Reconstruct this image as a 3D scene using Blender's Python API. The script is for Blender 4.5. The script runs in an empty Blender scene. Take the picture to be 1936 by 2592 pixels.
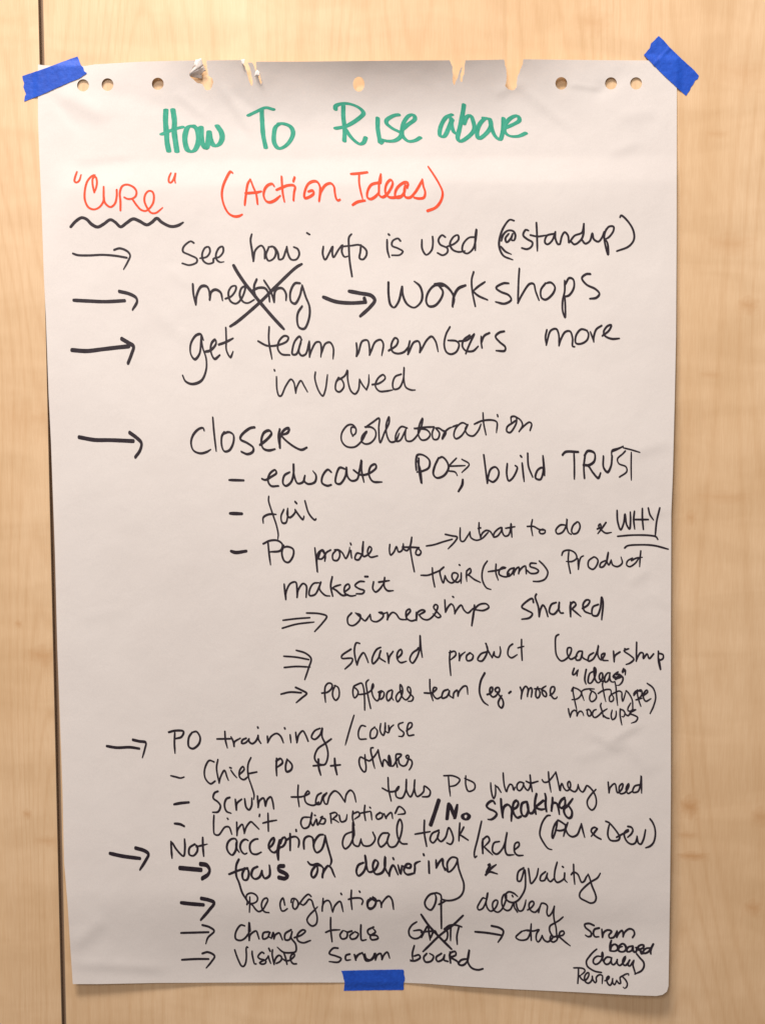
import bpy, bmesh, math, random
import numpy as np
from mathutils import Vector, Matrix, noise
from mathutils.geometry import delaunay_2d_cdt

# ------------------------------------------------------------------ camera, light, exposure
SC = bpy.context.scene
W0, H0 = 1936.0, 2592.0                 # pixels of the photograph used for tracing
FPX = 2400.0                            # focal length in those pixels
CAM = Vector((0.0, -1.14, 1.60))
PITCH = math.radians(3.75)
cd = bpy.data.cameras.new('camera'); cam = bpy.data.objects.new('camera', cd)
SC.collection.objects.link(cam)
cam.location = CAM
cam.rotation_euler = (math.radians(90) - PITCH, 0, 0)
cd.sensor_fit = 'VERTICAL'; cd.sensor_height = 24.0
cd.lens = 24.0 * FPX / H0
cd.clip_start = 0.01; cd.clip_end = 50
SC.camera = cam
SC.view_settings.view_transform = 'Standard'
SC.view_settings.look = 'None'
SC.view_settings.exposure = 0.0
SC.view_settings.gamma = 1.0

wd = bpy.data.worlds.new('World'); SC.world = wd; wd.use_nodes = True
bg = wd.node_tree.nodes['Background']
bg.inputs['Color'].default_value = (1.0, 0.85, 0.75, 1)
bg.inputs['Strength'].default_value = 0.22

def area(name, loc, target, sx, sy, power, col):
    l = bpy.data.lights.new(name, 'AREA'); l.shape = 'RECTANGLE'; l.size = sx; l.size_y = sy
    l.energy = power; l.color = col
    o = bpy.data.objects.new(name, l); SC.collection.objects.link(o)
    o.location = loc
    o.rotation_euler = (Vector(target) - Vector(loc)).to_track_quat('-Z', 'Y').to_euler()
    return o
area('ceiling_or_fill_lamp', (-0.60, -1.25, 4.0), (-0.1, -0.2, 1.6), 1.00, 0.50, 104.0, (1.0, 0.888, 0.795))  # the ceiling lamp above the doors
area('ceiling_or_fill_lamp', (-0.9, -3.0, 3.2), (0.0, 0.0, 1.3), 0.8, 0.8, 39.0, (1.0, 0.88, 0.80))  # added frontal fill, not a real ceiling lamp: evens out the falloff

# ------------------------------------------------------------------ pixel -> place on the wall (the sheet was traced by hand)
cp, sp = math.cos(PITCH), math.sin(PITCH)
def unproj(u, v, h=0.0):
    """point on the plane y = -h seen at (u, v) of the photograph"""
    a = (u - W0 / 2) / FPX; b = (H0 / 2 - v) / FPX
    dx, dy, dz = a, cp + b * sp, -sp + b * cp
    t = (-h - CAM.y) / dy
    return Vector((CAM.x + dx * t, -h, CAM.z + dz * t))

def sstep(a, b, x):
    t = min(1.0, max(0.0, (x - a) / (b - a))); return t * t * (3 - 2 * t)
def interp(xs, ys, x):
    return float(np.interp(x, xs, ys))
def crease(u, v, x0, y0, x1, y1, w, amp, skew=0.0):
    """a soft fold along the segment (x0,y0)-(x1,y1)"""
    dx, dy = x1 - x0, y1 - y0; L = math.hypot(dx, dy)
    t = ((u - x0) * dx + (v - y0) * dy) / (L * L)
    d = ((u - x0) * dy - (v - y0) * dx) / L
    e = min(1, max(0, t)); fall = sstep(-0.15, 0.25, t) * (1 - sstep(0.75, 1.15, t))
    if fall <= 0: return 0.0
    return amp * fall * (math.exp(-(d / w) ** 2) + skew * math.tanh(d / w) * math.exp(-(d / (4 * w)) ** 2))

CREASES = [
 (560, 215, 640, 345, 12, .0009, .6), (590, 235, 690, 320, 14, -.0007, .4), (450, 235, 520, 300, 12, .0007, .4),
 (150, 235, 270, 300, 22, .0016, .5), (130, 240, 200, 330, 14, -.0008, .5), (240, 225, 480, 290, 26, -.0010, .3),
 (1310, 215, 1450, 330, 14, .0008, .5), (1440, 215, 1520, 225, 7, .0005, .8), (1560, 300, 1660, 280, 20, .0008, .5),
 (1540, 390, 1620, 360, 14, .0006, .6), (1250, 240, 1330, 205, 14, .0006, .5), (1500, 250, 1590, 180, 20, -.0008, .4),
 (400, 790, 470, 860, 18, .0006, .5), (760, 830, 830, 900, 14, .0005, .5), (430, 680, 480, 730, 12, .0005, .4),
 (1600, 1150, 1690, 1120, 14, .0007, .6), (1600, 1320, 1690, 1290, 12, .0006, .6), (1590, 1480, 1640, 1440, 14, .0008, .6),
 (1500, 1860, 1570, 1900, 10, .0008, .8), (1540, 1880, 1620, 1835, 10, .0010, .8), (1450, 1920, 1600, 1880, 16, .0007, .5),
 (1590, 1880, 1640, 1960, 10, .0007, .7), (1650, 1500, 1690, 1540, 10, .0005, .6), (1300, 1560, 1380, 1500, 16, .0005, .5),
 (185, 2400, 260, 2330, 20, .0016, .7), (190, 2440, 420, 2452, 14, .0012, .6), (1480, 1250, 1520, 1330, 14, .0004, .6),
 (1000, 1480, 1060, 1520, 14, .0005, .5), (1460, 2080, 1540, 1960, 18, .0006, .5), (200, 1560, 330, 1545, 16, .0004, .5),
 (180, 410, 330, 395, 12, .0006, .6),
]
def height(u, v):
    """how far the sheet stands off the wall, in metres"""
    top = interp([97, 230, 330, 480, 640, 900, 1150, 1300, 1450, 1600, 1712],
                 [0, .0012, .0040, .0105, .0165, .0200, .0182, .0138, .0068, .0013, 0], u)
    t = max(0.0, 1 - (v - 150) / 190.0)
    h = .0012 + top * t ** 2.0
    # hollow left by the rolled pad: rises towards the fold, then eases back
    fade = sstep(105, 200, u) * (1 - .35 * sstep(1300, 1650, u))
    yy = v + 0.012 * (u - 900)
    rise = min(1.0, max(0.0, (yy - 401) / 66.0)); rise = .75 * rise + .25 * rise * rise * (3 - 2 * rise)
    h += .0024 * fade * rise * (1 - sstep(468, 660, yy))
    # belly of the sheet
    mid = sstep(300, 1300, v) * (1 - sstep(2250, 2487, v))
    h += mid * (.006 + .005 * math.sin((u - 100) / 1600 * math.pi))
    # edges and bottom corners lift off the wall
    right = sstep(1250, 1700, u)
    h += right * interp([230, 700, 1300, 1900, 2300, 2520], [0, .0024, .0048, .0068, .0095, .0115], v)
    left = 1 - sstep(150, 560, u)
    h += left * interp([230, 900, 1800, 2350, 2490], [0, .001, .003, .005, .0062], v)
    bot = sstep(2330, 2490, v)
    h += bot * interp([180, 560, 860, 1010, 1200, 1450], [.0020, .0012, 0, 0, .0035, .0040], u)
    if v > 330:
        q = noise.noise(Vector((u / 420.0, v / 520.0, 3.1)))
        h += .0022 * q * sstep(480, 800, v) * (1 - .7 * bot)
    h += .00035 * noise.noise(Vector((u / 95.0, v / 120.0, 7.7))) + .00012 * noise.noise(Vector((u / 33.0, v / 40.0, 1.7)))
    for c in CREASES:
        if abs(u - (c[0] + c[2]) / 2) < 260 and abs(v - (c[1] + c[3]) / 2) < 260:
            h += .55 * crease(u, v, *c)
    return max(h, .0006)

# ------------------------------------------------------------------ materials
def mat(name):
    m = bpy.data.materials.new(name); m.use_nodes = True
    nt = m.node_tree; b = nt.nodes['Principled BSDF']
    return m, nt, b
def N(nt, t, **kw):
    n = nt.nodes.new(t)
    for k, v in kw.items(): setattr(n, k, v)
    return n
def ramp(nt, stops):
    r = N(nt, 'ShaderNodeValToRGB'); e = r.color_ramp.elements
    while len(e) < len(stops): e.new(0.5)
    for i, (p, c) in enumerate(stops): e[i].position = p; e[i].color = (*c, 1)
    return r
def mapping(nt, scale, loc=(0, 0, 0)):
    tc = N(nt, 'ShaderNodeTexCoord'); mp = N(nt, 'ShaderNodeMapping')
    mp.inputs['Scale'].default_value = scale; mp.inputs['Location'].default_value = loc
    nt.links.new(tc.outputs['Object'], mp.inputs['Vector']); return mp
def noisen(nt, vec, scale, detail=2, rough=.5, dist=0):
    n = N(nt, 'ShaderNodeTexNoise'); n.inputs['Scale'].default_value = scale
    n.inputs['Detail'].default_value = detail; n.inputs['Roughness'].default_value = rough
    n.inputs['Distortion'].default_value = dist
    nt.links.new(vec, n.inputs['Vector']); return n
def math_(nt, op, a, b=None, clamp=False):
    n = N(nt, 'ShaderNodeMath', operation=op); n.use_clamp = clamp
    for i, x in enumerate((a, b)):
        if x is None: continue
        if isinstance(x, (int, float)): n.inputs[i].default_value = x
        else: nt.links.new(x, n.inputs[i])
    return n.outputs[0]
def mixc(nt, fac, a, b, mode='MIX'):
    n = N(nt, 'ShaderNodeMix', data_type='RGBA', blend_type=mode)
    for sock, x in ((n.inputs[0], fac), (n.inputs[6], a), (n.inputs[7], b)):
        if isinstance(x, (int, float)): sock.default_value = x
        elif isinstance(x, tuple): sock.default_value = (*x, 1)
        else: nt.links.new(x, sock)
    return n.outputs[2]

def maple(name, off, knots):
    m, nt, b = mat(name)
    mp = mapping(nt, (1, 1, 1), off)
    sepv = N(nt, 'ShaderNodeMapping'); sepv.inputs['Scale'].default_value = (5.2, 1, .62)
    nt.links.new(mp.outputs[0], sepv.inputs['Vector'])
    field = noisen(nt, sepv.outputs[0], 1.0, 1.6, .38, .35)
    # growth rings = level lines of a long, slow noise
    f = math_(nt, 'MULTIPLY', field.outputs['Fac'], 34.0)
    fr = math_(nt, 'FRACT', f)
    tri = math_(nt, 'ABSOLUTE', math_(nt, 'SUBTRACT', fr, .5))
    line = ramp(nt, [(0.0, (0, 0, 0)), (.28, (.08, .08, .08)), (.45, (.9, .9, .9)), (.5, (1, 1, 1))])
    nt.links.new(tri, line.inputs[0])
    # fine vertical fibre
    fv = N(nt, 'ShaderNodeMapping'); fv.inputs['Scale'].default_value = (150, 1, 5)
    nt.links.new(mp.outputs[0], fv.inputs['Vector'])
    fib = noisen(nt, fv.outputs[0], 1.0, 3, .6)
    fv2 = N(nt, 'ShaderNodeMapping'); fv2.inputs['Scale'].default_value = (620, 1, 34)
    nt.links.new(mp.outputs[0], fv2.inputs['Vector'])
    pores = noisen(nt, fv2.outputs[0], 1.0, 2, .6)
    # cross figure (flame) and cloudy colour
    cr = N(nt, 'ShaderNodeMapping'); cr.inputs['Scale'].default_value = (9, 1, 24)
    nt.links.new(mp.outputs[0], cr.inputs['Vector'])
    cross = noisen(nt, cr.outputs[0], 1.0, 2, .5, .6)
    cl = N(nt, 'ShaderNodeMapping'); cl.inputs['Scale'].default_value = (6.5, 1, 2.4)
    nt.links.new(mp.outputs[0], cl.inputs['Vector'])
    cloud = noisen(nt, cl.outputs[0], 1.0, 3, .55)
    base = ramp(nt, [(.28, (.695, .495, .295)), (.5, (.75, .552, .350)), (.72, (.80, .612, .41))])
    nt.links.new(cloud.outputs['Fac'], base.inputs[0])
    c = mixc(nt, math_(nt, 'MULTIPLY', line.outputs[0], .24), base.outputs[0], (.60, .385, .20))
    rf = ramp(nt, [(.35, (.955, .94, .92)), (.62, (1.02, 1.02, 1.03))])
    nt.links.new(fib.outputs['Fac'], rf.inputs[0])
    c = mixc(nt, .5, c, rf.outputs[0], 'MULTIPLY')
    rp = ramp(nt, [(.40, (.92, .86, .80)), (.60, (1.02, 1.02, 1.02))])
    nt.links.new(pores.outputs['Fac'], rp.inputs[0])
    c = mixc(nt, .40, c, rp.outputs[0], 'MULTIPLY')
    rc = ramp(nt, [(.38, (.95, .93, .90)), (.62, (1.03, 1.03, 1.03))])
    nt.links.new(cross.outputs['Fac'], rc.inputs[0])
    c = mixc(nt, .9, c, rc.outputs[0], 'MULTIPLY')
    # the veneer is laid in leaves: each has its own tone, with a crisp edge
    sx_ = N(nt, 'ShaderNodeSeparateXYZ'); nt.links.new(mp.outputs[0], sx_.inputs[0])
    leaf = math_(nt, 'FLOOR', math_(nt, 'MULTIPLY', math_(nt, 'ADD', sx_.outputs[0], -.055), 4.35))
    wn_ = N(nt, 'ShaderNodeTexWhiteNoise', noise_dimensions='1D'); nt.links.new(leaf, wn_.inputs['W'])
    rl = ramp(nt, [(0, (.955, .95, .945)), (1, (1.02, 1.02, 1.02))]); nt.links.new(wn_.outputs['Value'], rl.inputs[0])
    c = mixc(nt, 1.0, c, rl.outputs[0], 'MULTIPLY')
    # knots and mineral marks at their places in the veneer: x, z, size x, size z, depth
    tc = N(nt, 'ShaderNodeTexCoord')
    for (kx, kz, sx, sz, k) in knots:
        km = N(nt, 'ShaderNodeMapping', vector_type='POINT')
        km.inputs['Location'].default_value = (-kx * .8 / sx, 0, -kz * .8 / sz); km.inputs['Scale'].default_value = (.8 / sx, 0, .8 / sz)
        nt.links.new(tc.outputs['Object'], km.inputs['Vector'])
        wn = noisen(nt, km.outputs[0], 1.6, 3, .6)
        ln = N(nt, 'ShaderNodeVectorMath', operation='LENGTH'); nt.links.new(km.outputs[0], ln.inputs[0])
        dd = math_(nt, 'ADD', ln.outputs['Value'], math_(nt, 'MULTIPLY', math_(nt, 'SUBTRACT', wn.outputs['Fac'], .5), 1.4))
        g = ramp(nt, [(.10, (1, 1, 1)), (1.05, (0, 0, 0))]); nt.links.new(dd, g.inputs[0])
        c = mixc(nt, math_(nt, 'MULTIPLY', g.outputs[0], min(.9, k * 1.45)), c, (.55, .31, .14))
    nt.links.new(c, b.inputs['Base Color'])
    b.inputs['Roughness'].default_value = .42
    b.inputs['Specular IOR Level'].default_value = .35
    bp = N(nt, 'ShaderNodeBump'); bp.inputs['Strength'].default_value = .12; bp.inputs['Distance'].default_value = .0004
    nt.links.new(pores.outputs['Fac'], bp.inputs['Height']); nt.links.new(bp.outputs[0], b.inputs['Normal'])
    return m

def kn(u, v, su, sv, k):
    p = unproj(u, v); s = 1.14 / FPX
    return (p.x, p.z, su * s, sv * s, k)
MAPLE_R = maple('maple_veneer_right', (0.37, 0, 0.2), [
    kn(1745, 2045, 26, 30, .55), kn(1740, 2115, 28, 10, .3), kn(1752, 2168, 42, 12, .5), kn(1748, 1312, 14, 18, .3),
    kn(1893, 775, 26, 22, .35), kn(1850, 620, 60, 26, .22), kn(1905, 2300, 24, 22, .4), kn(1830, 1260, 70, 16, .2),
    kn(1925, 2070, 26, 26, .35), kn(1800, 950, 30, 10, .2), kn(1880, 190, 60, 40, .2), kn(1500, 60, 46, 34, .25), kn(1815, 340, 30, 10, .2)])
MAPLE_L = maple('maple_veneer_left', (2.13, 0, 1.1), [
    kn(70, 2062, 12, 14, .4), kn(110, 1662, 40, 26, .35), kn(48, 1580, 10, 10, .35), kn(45, 1060, 50, 60, .16), kn(30, 60, 60, 50, .2),
    kn(100, 1060, 22, 18, .14), kn(120, 2130, 30, 14, .25)])

def simple(name, col, rough=.6, spec=.3):
    m, nt, b = mat(name)
    b.inputs['Base Color'].default_value = (*col, 1); b.inputs['Roughness'].default_value = rough
    b.inputs['Specular IOR Level'].default_value = spec
    return m, nt, b

DARK, nt, b = simple('dark_cavity', (.05, .035, .025), .8)
nz = noisen(nt, mapping(nt, (20, 20, 3)).outputs[0], 1, 3)
r_ = ramp(nt, [(.3, (.22, .145, .095)), (.7, (.31, .21, .14))]); nt.links.new(nz.outputs[0], r_.inputs[0])
nt.links.new(r_.outputs[0], b.inputs['Base Color'])
EDGE, nt, b = simple('door_edging', (.50, .40, .30), .5)
nz = noisen(nt, mapping(nt, (60, 60, 2)).outputs[0], 1, 3)
r_ = ramp(nt, [(.3, (.34, .25, .17)), (.7, (.46, .36, .26))]); nt.links.new(nz.outputs[0], r_.inputs[0])
nt.links.new(r_.outputs[0], b.inputs['Base Color'])

PAPER, nt, b = simple('paper_white', (.80, .785, .775), .62, .25)
mp = mapping(nt, (1, 1, 1))
n1 = noisen(nt, mp.outputs[0], 900, 3, .6); n2 = noisen(nt, mp.outputs[0], 7, 3, .5)
r1 = ramp(nt, [(.3, (.845, .825, .83)), (.7, (.88, .865, .87))]); nt.links.new(n2.outputs['Fac'], r1.inputs[0])
r2 = ramp(nt, [(.35, (.965, .965, .965)), (.65, (1.02, 1.02, 1.02))]); nt.links.new(n1.outputs['Fac'], r2.inputs[0])
nt.links.new(mixc(nt, 1.0, r1.outputs[0], r2.outputs[0], 'MULTIPLY'), b.inputs['Base Color'])
b.inputs['Sheen Weight'].default_value = .0
bp = N(nt, 'ShaderNodeBump'); bp.inputs['Strength'].default_value = .10; bp.inputs['Distance'].default_value = .0003
nt.links.new(n1.outputs['Fac'], bp.inputs['Height'])
n3 = noisen(nt, mp.outputs[0], 26, 4, .55, .4)
bp2 = N(nt, 'ShaderNodeBump'); bp2.inputs['Strength'].default_value = .35; bp2.inputs['Distance'].default_value = .0012
nt.links.new(n3.outputs['Fac'], bp2.inputs['Height']); nt.links.new(bp.outputs[0], bp2.inputs['Normal'])
nt.links.new(bp2.outputs[0], b.inputs['Normal'])
tr = N(nt, 'ShaderNodeBsdfTranslucent'); tr.inputs['Color'].default_value = (.85, .74, .62, 1)
mx = N(nt, 'ShaderNodeMixShader'); mx.inputs[0].default_value = .17
nt.links.new(b.outputs[0], mx.inputs[1]); nt.links.new(tr.outputs[0], mx.inputs[2])
nt.links.new(mx.outputs[0], nt.nodes['Material Output'].inputs['Surface'])

def ink(name, c0, c1, rough, spec):
    m, nt, b = simple(name, c0, rough, spec)
    tc = N(nt, 'ShaderNodeTexCoord'); mp = N(nt, 'ShaderNodeMapping'); mp.inputs['Scale'].default_value = (.06, 3.2, 1)
    nt.links.new(tc.outputs['UV'], mp.inputs['Vector'])
    n = noisen(nt, mp.outputs[0], 1.0, 4, .65)
    n2 = noisen(nt, mapping(nt, (1, 1, 1)).outputs[0], 160, 3, .6)
    s = math_(nt, 'ADD', math_(nt, 'MULTIPLY', n.outputs['Fac'], .6), math_(nt, 'MULTIPLY', n2.outputs['Fac'], .4))
    r = ramp(nt, [(.35, c0), (.68, c1)]); nt.links.new(s, r.inputs[0])
    nt.links.new(r.outputs[0], b.inputs['Base Color'])
    return m
INK = {'B': ink('black_marker_ink', (.012, .008, .014), (.030, .021, .034), .5, .35),
       'G': ink('green_marker_ink', (.024, .30, .205), (.065, .43, .315), .6, .25),
       'O': ink('orange_marker_ink', (.78, .060, .022), (.92, .115, .045), .6, .25)}

TAPE, nt, b = simple('blue_masking_tape', (.012, .06, .52), .55, .3)
n1 = noisen(nt, mapping(nt, (260, 260, 260)).outputs[0], 1, 3, .6)
n2 = noisen(nt, mapping(nt, (22, 22, 22)).outputs[0], 1, 3, .6)
r_ = ramp(nt, [(.3, (.009, .062, .46)), (.7, (.018, .115, .72))])
s_ = math_(nt, 'ADD', math_(nt, 'MULTIPLY', n1.outputs['Fac'], .5), math_(nt, 'MULTIPLY', n2.outputs['Fac'], .5))
nt.links.new(s_, r_.inputs[0]); nt.links.new(r_.outputs[0], b.inputs['Base Color'])
bp = N(nt, 'ShaderNodeBump'); bp.inputs['Strength'].default_value = .8; bp.inputs['Distance'].default_value = .0005
nt.links.new(n1.outputs['Fac'], bp.inputs['Height']); nt.links.new(bp.outputs[0], b.inputs['Normal'])

# ------------------------------------------------------------------ helpers
def link(name, me, m, parent=None):
    o = bpy.data.objects.new(name, me); SC.collection.objects.link(o)
    if m: me.materials.append(m)
    if parent: o.parent = parent
    return o
def box_mesh(name, x0, x1, y0, y1, z0, z1, bev=0.0, seg=2):
    bm = bmesh.new(); bmesh.ops.create_cube(bm, size=1)
    for v in bm.verts:
        v.co = Vector(((x0 + x1) / 2 + v.co.x * (x1 - x0), (y0 + y1) / 2 + v.co.y * (y1 - y0), (z0 + z1) / 2 + v.co.z * (z1 - z0)))
    if bev:
        bmesh.ops.bevel(bm, geom=bm.edges[:], offset=bev, segments=seg, affect='EDGES', profile=.5)
    me = bpy.data.meshes.new(name); bm.to_mesh(me); bm.free()
    return me
def inside(poly, x, y):
    c = False; j = len(poly) - 1
    for i in range(len(poly)):
        xi, yi = poly[i]; xj, yj = poly[j]
        if (yi > y) != (yj > y) and x < (xj - xi) * (y - yi) / (yj - yi) + xi: c = not c
        j = i
    return c

# ------------------------------------------------------------------ the wall: two maple doors with a dark joint between them
wall = link('wall', box_mesh('wall', -1.6, 1.6, .0062, .040, -.2, 3.1), DARK)
wall['kind'] = 'structure'
XL = unproj(98, 0).x                     # left side of the joint, plumb
XR = unproj(107, 0).x
def panel(x0, x1, m, bev):
    me = box_mesh('panel', x0, x1, 0, .0055, -.15, 3.05, bev, 4)
    o = link('panel', me, m, wall)
    return o
p1 = panel(-1.55, XL, MAPLE_L, .0007); p1['label'] = 'narrow maple door panel left of the dark joint'
p2 = panel(XR, 1.55, MAPLE_R, .0024); p2['label'] = 'wide maple door panel behind the sheet'
for o, side in ((p1, 1), (p2, -1)):       # plain edging band on the sides that face the joint
    o.data.materials.append(EDGE)
    for f in o.data.polygons:
        if f.normal.x * side > .55: f.material_index = 1

# ------------------------------------------------------------------ the sheet
left_edge = [(97, 163), (97, 300), (101, 410), (106, 520), (112, 700), (117, 800), (124, 1000), (130, 1120), (140, 1400), (146, 1640),
             (152, 1800), (159, 2000), (163, 2180), (172, 2290), (179, 2400), (185, 2491)]
bottom_edge = [(250, 2491), (400, 2488), (600, 2487), (880, 2487), (1010, 2487), (1080, 2490), (1160, 2496), (1300, 2504), (1450, 2511),
               (1600, 2519), (1660, 2521), (1676, 2518), (1687, 2510)]
right_edge = [(1691, 2496), (1692, 2440), (1695, 2250), (1697, 2000), (1697, 1600), (1698, 1300), (1702, 1200), (1707, 1000), (1710, 850), (1711.5, 600), (1712, 230), (1712, 158)]
def tile(x, y, s, pts): return [(x + a / s, y + b_ / s) for a, b_ in pts]
tearA = tile(440, 100, 4, [(335, 212), (333, 250), (341, 300), (350, 370), (375, 382), (392, 392), (402, 430), (388, 480), (372, 508), (345, 514), (318, 505),
                            (300, 470), (292, 450), (250, 444), (215, 420), (166, 374), (160, 340), (190, 290), (224, 212)])
tearB2 = tile(440, 100, 4, [(835, 224), (836, 300), (842, 318), (866, 334), (878, 380), (892, 440), (880, 448), (862, 400), (850, 350), (832, 330), (818, 290), (795, 234)])
tearB1 = tile(440, 100, 4, [(752, 232), (760, 262), (775, 300), (784, 360), (800, 430), (797, 462), (786, 470), (768, 430), (752, 380), (735, 310), (712, 262), (690, 245), (680, 208)])
tearC = tile(840, 100, 2.998, [(1012, 158), (1006, 200), (1003, 255), (990, 290), (990, 318), (980, 322), (972, 300), (974, 270), (992, 190), (972, 232), (948, 300), (932, 342), (924, 344), (918, 330), (914, 210), (902, 180), (893, 158)])
tearD = tile(840, 100, 2.998, [(1453, 150), (1446, 190), (1428, 225), (1420, 255), (1404, 290), (1400, 330), (1403, 350), (1385, 380), (1362, 386), (1335, 378), (1313, 352), (1320, 320), (1325, 280), (1322, 220), (1310, 190), (1306, 152)])
rng = random.Random(4)
def rough(pts, amp=.8):
    out = []
    for i in range(len(pts)):
        a = pts[i]; out.append(a)
        if i + 1 < len(pts):
            b_ = pts[i + 1]
            n = int(math.hypot(b_[0] - a[0], b_[1] - a[1]) / 5)
            for k in range(1, n + 1):
                t = k / (n + 1); out.append((a[0] + (b_[0] - a[0]) * t + rng.uniform(-amp, amp), a[1] + (b_[1] - a[1]) * t + rng.uniform(-amp, amp)))
    return out
def fill_edge(pts, step=10):
    out = [pts[0]]
    for a, b_ in zip(pts, pts[1:]):
        n = max(1, int(math.hypot(b_[0] - a[0], b_[1] - a[1]) / step))
        for k in range(1, n + 1): out.append((a[0] + (b_[0] - a[0]) * k / n, a[1] + (b_[1] - a[1]) * k / n))
    return out
top_r2l = ([(1640, 153), (1500, 152)] + [('T', tearD)] + [('T', tearC)] + [(1000, 153.5), (900, 154.5), (760, 156), (660, 156)] +
           [('T', tearB2), ('T', tearB1)] + [('T', tearA)] + [(440, 154), (360, 156), (290, 160), (240, 163), (216, 167), (160, 168), (110, 165)])
outline = fill_edge(left_edge + bottom_edge + right_edge)
cur = outline[-1]; seq = []
for it in top_r2l:
    if it[0] == 'T':
        outline += fill_edge([outline[-1], it[1][0]])[1:]
        outline += rough(it[1])[1:]
    else:
        outline += fill_edge([outline[-1], it])[1:]
outline += fill_edge([outline[-1], outline[0]])[1:-1]
HOLES = [(211, 216, 15, 15.5), (273, 214, 15, 16), (400, 212, 15, 15.5), (908, 213, 14.5, 19), (1420, 211, 15, 16), (1545.5, 211, 15, 15.5), (1609, 211, 15, 15.5)]
holes = [[(cx + rx * math.cos(2 * math.pi * k / 32), cy + ry * math.sin(2 * math.pi * k / 32)) for k in range(32)] for cx, cy, rx, ry in HOLES]

root = bpy.data.objects.new('flip_chart_sheet', None); SC.collection.objects.link(root)
root.location = (0, 0, 0)
root['label'] = 'large white flip chart sheet of handwritten notes taped to the maple doors'
root['category'] = 'flip chart sheet'

def surface(polys, holes_, step, hfun, name, m, parent, back=.00016, jitter=True):
    """fill a traced outline with a fine mesh lying on the height field, front and back faces joined by the edge"""
    pts = []; edges = []
    for poly in polys + holes_:
        s = len(pts); pts += poly
        edges += [(s + i, s + (i + 1) % len(poly)) for i in range(len(poly))]
    xs = [p[0] for p in polys[0]]; ys = [p[1] for p in polys[0]]
    x0, x1, y0, y1 = min(xs), max(xs), min(ys), max(ys)
    nrim = len(pts)
    bp_ = np.array(pts)
    r = 0; y = y0 + step * .5
    grid = []
    while y < y1:
        st = step * (.7 if y < 330 and step > 8 else 1)
        x = x0 + (st * .5 if r % 2 else 0)
        while x < x1:
            if inside(polys[0], x, y) and not any((x - c[0][0]) ** 2 + (y - c[0][1]) ** 2 < 2500 and inside(c, x, y) for c in holes_):
                if np.min((bp_[:, 0] - x) ** 2 + (bp_[:, 1] - y) ** 2) > (st * .55) ** 2: grid.append((x, y))
            x += st
        y += st * .87; r += 1
    pts += grid
    vo, eo, fo, *_ = delaunay_2d_cdt([Vector(p) for p in pts], edges, [], 0, 1e-4)
    faces = []
    for f in fo:
        cx = sum(vo[i].x for i in f) / len(f); cy = sum(vo[i].y for i in f) / len(f)
        if inside(polys[0], cx, cy) and not any(inside(c, cx, cy) for c in holes_):
            if max(f) < nrim and len(f) == 3:      # drop hair-thin slivers along the rim
                A, B, C_ = (vo[i] for i in f)
                ar = abs((B - A).cross(C_ - A)); L_ = max((B - A).length, (C_ - B).length, (A - C_).length)
                if ar / L_ < .8: continue
            faces.append(tuple(f))
    co = [unproj(p.x, p.y, hfun(p.x, p.y)) for p in vo]
    n = len(co)
    a = co[faces[0][0]]; b_ = co[faces[0][1]]; c = co[faces[0][2]]
    if (b_ - a).cross(c - a).y > 0: faces = [tuple(reversed(f)) for f in faces]
    # back side and the thin edge
    cnt = {}
    for f in faces:
        for i in range(len(f)):
            e = (f[i], f[(i + 1) % len(f)]); cnt[e] = 1
    rim = [e for e in cnt if (e[1], e[0]) not in cnt]
    co2 = [p + Vector((0, back, 0)) for p in co]
    allf = faces + [tuple(i + n for i in reversed(f)) for f in faces] + [(e[1], e[0], e[0] + n, e[1] + n) for e in rim]
    me = bpy.data.meshes.new(name); me.from_pydata(co + co2, [], allf); me.update()
    me.polygons.foreach_set('use_smooth', [i < 2 * len(faces) for i in range(len(me.polygons))])
    # keep the rim crisp
    rimset = {tuple(sorted(e)) for e in rim} | {tuple(sorted((e[0] + n, e[1] + n))) for e in rim}
    for e in me.edges:
        if tuple(sorted(e.vertices)) in rimset: e.use_edge_sharp = True
    return link(name, me, m, parent)

paper = surface([outline], holes, 9.0, height, 'paper', PAPER, root)

# flaps that hang in the torn punch holes
def flap(pts, hs):
    P = [unproj(u, v, h) for (u, v), h in zip(pts, hs)]
    c = sum(P, Vector()) / len(P)
    bm = bmesh.new(); vs = [bm.verts.new(p) for p in P]; f = bm.faces.new(vs)
    bmesh.ops.triangulate(bm, faces=[f])
    bmesh.ops.subdivide_edges(bm, edges=bm.edges[:], cuts=3, use_grid_fill=True)
    for _ in range(2): bmesh.ops.smooth_vert(bm, verts=[v for v in bm.verts if not v.is_boundary], factor=.5, use_axis_x=True, use_axis_y=True, use_axis_z=True)
    for v in bm.verts:
        v.co.y += .0006 * noise.noise(v.co * 160)
    r = bmesh.ops.solidify(bm, geom=bm.faces[:], thickness=.00015)
    bmesh.ops.recalc_face_normals(bm, faces=bm.faces[:])
    me = bpy.data.meshes.new('torn_flap'); bm.to_mesh(me); bm.free()
    me.polygons.foreach_set('use_smooth', [True] * len(me.polygons))
    for e in me.edges: e.use_edge_sharp = False
    return link('torn_flap', me, PAPER, root)
hA = height(480, 190)
flap(tile(440, 100, 4, [(222, 205), (240, 203), (190, 335), (158, 356)]), [hA, hA + .0012, hA + .0018, hA + .0006])
flap(tile(440, 100, 4, [(240, 203), (278, 188), (303, 266), (190, 335)]), [hA + .0012, hA + .0022, hA - .0004, hA + .0017])
flap(tile(440, 100, 4, [(190, 335), (303, 266), (328, 318), (300, 326), (286, 350), (290, 402), (166, 374), (158, 356)]),
     [hA + .0016, hA - .0005, hA - .003, hA - .003, hA - .0045, hA - .006, hA - .002, hA + .0004])
hB = height(655, 180)
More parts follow.
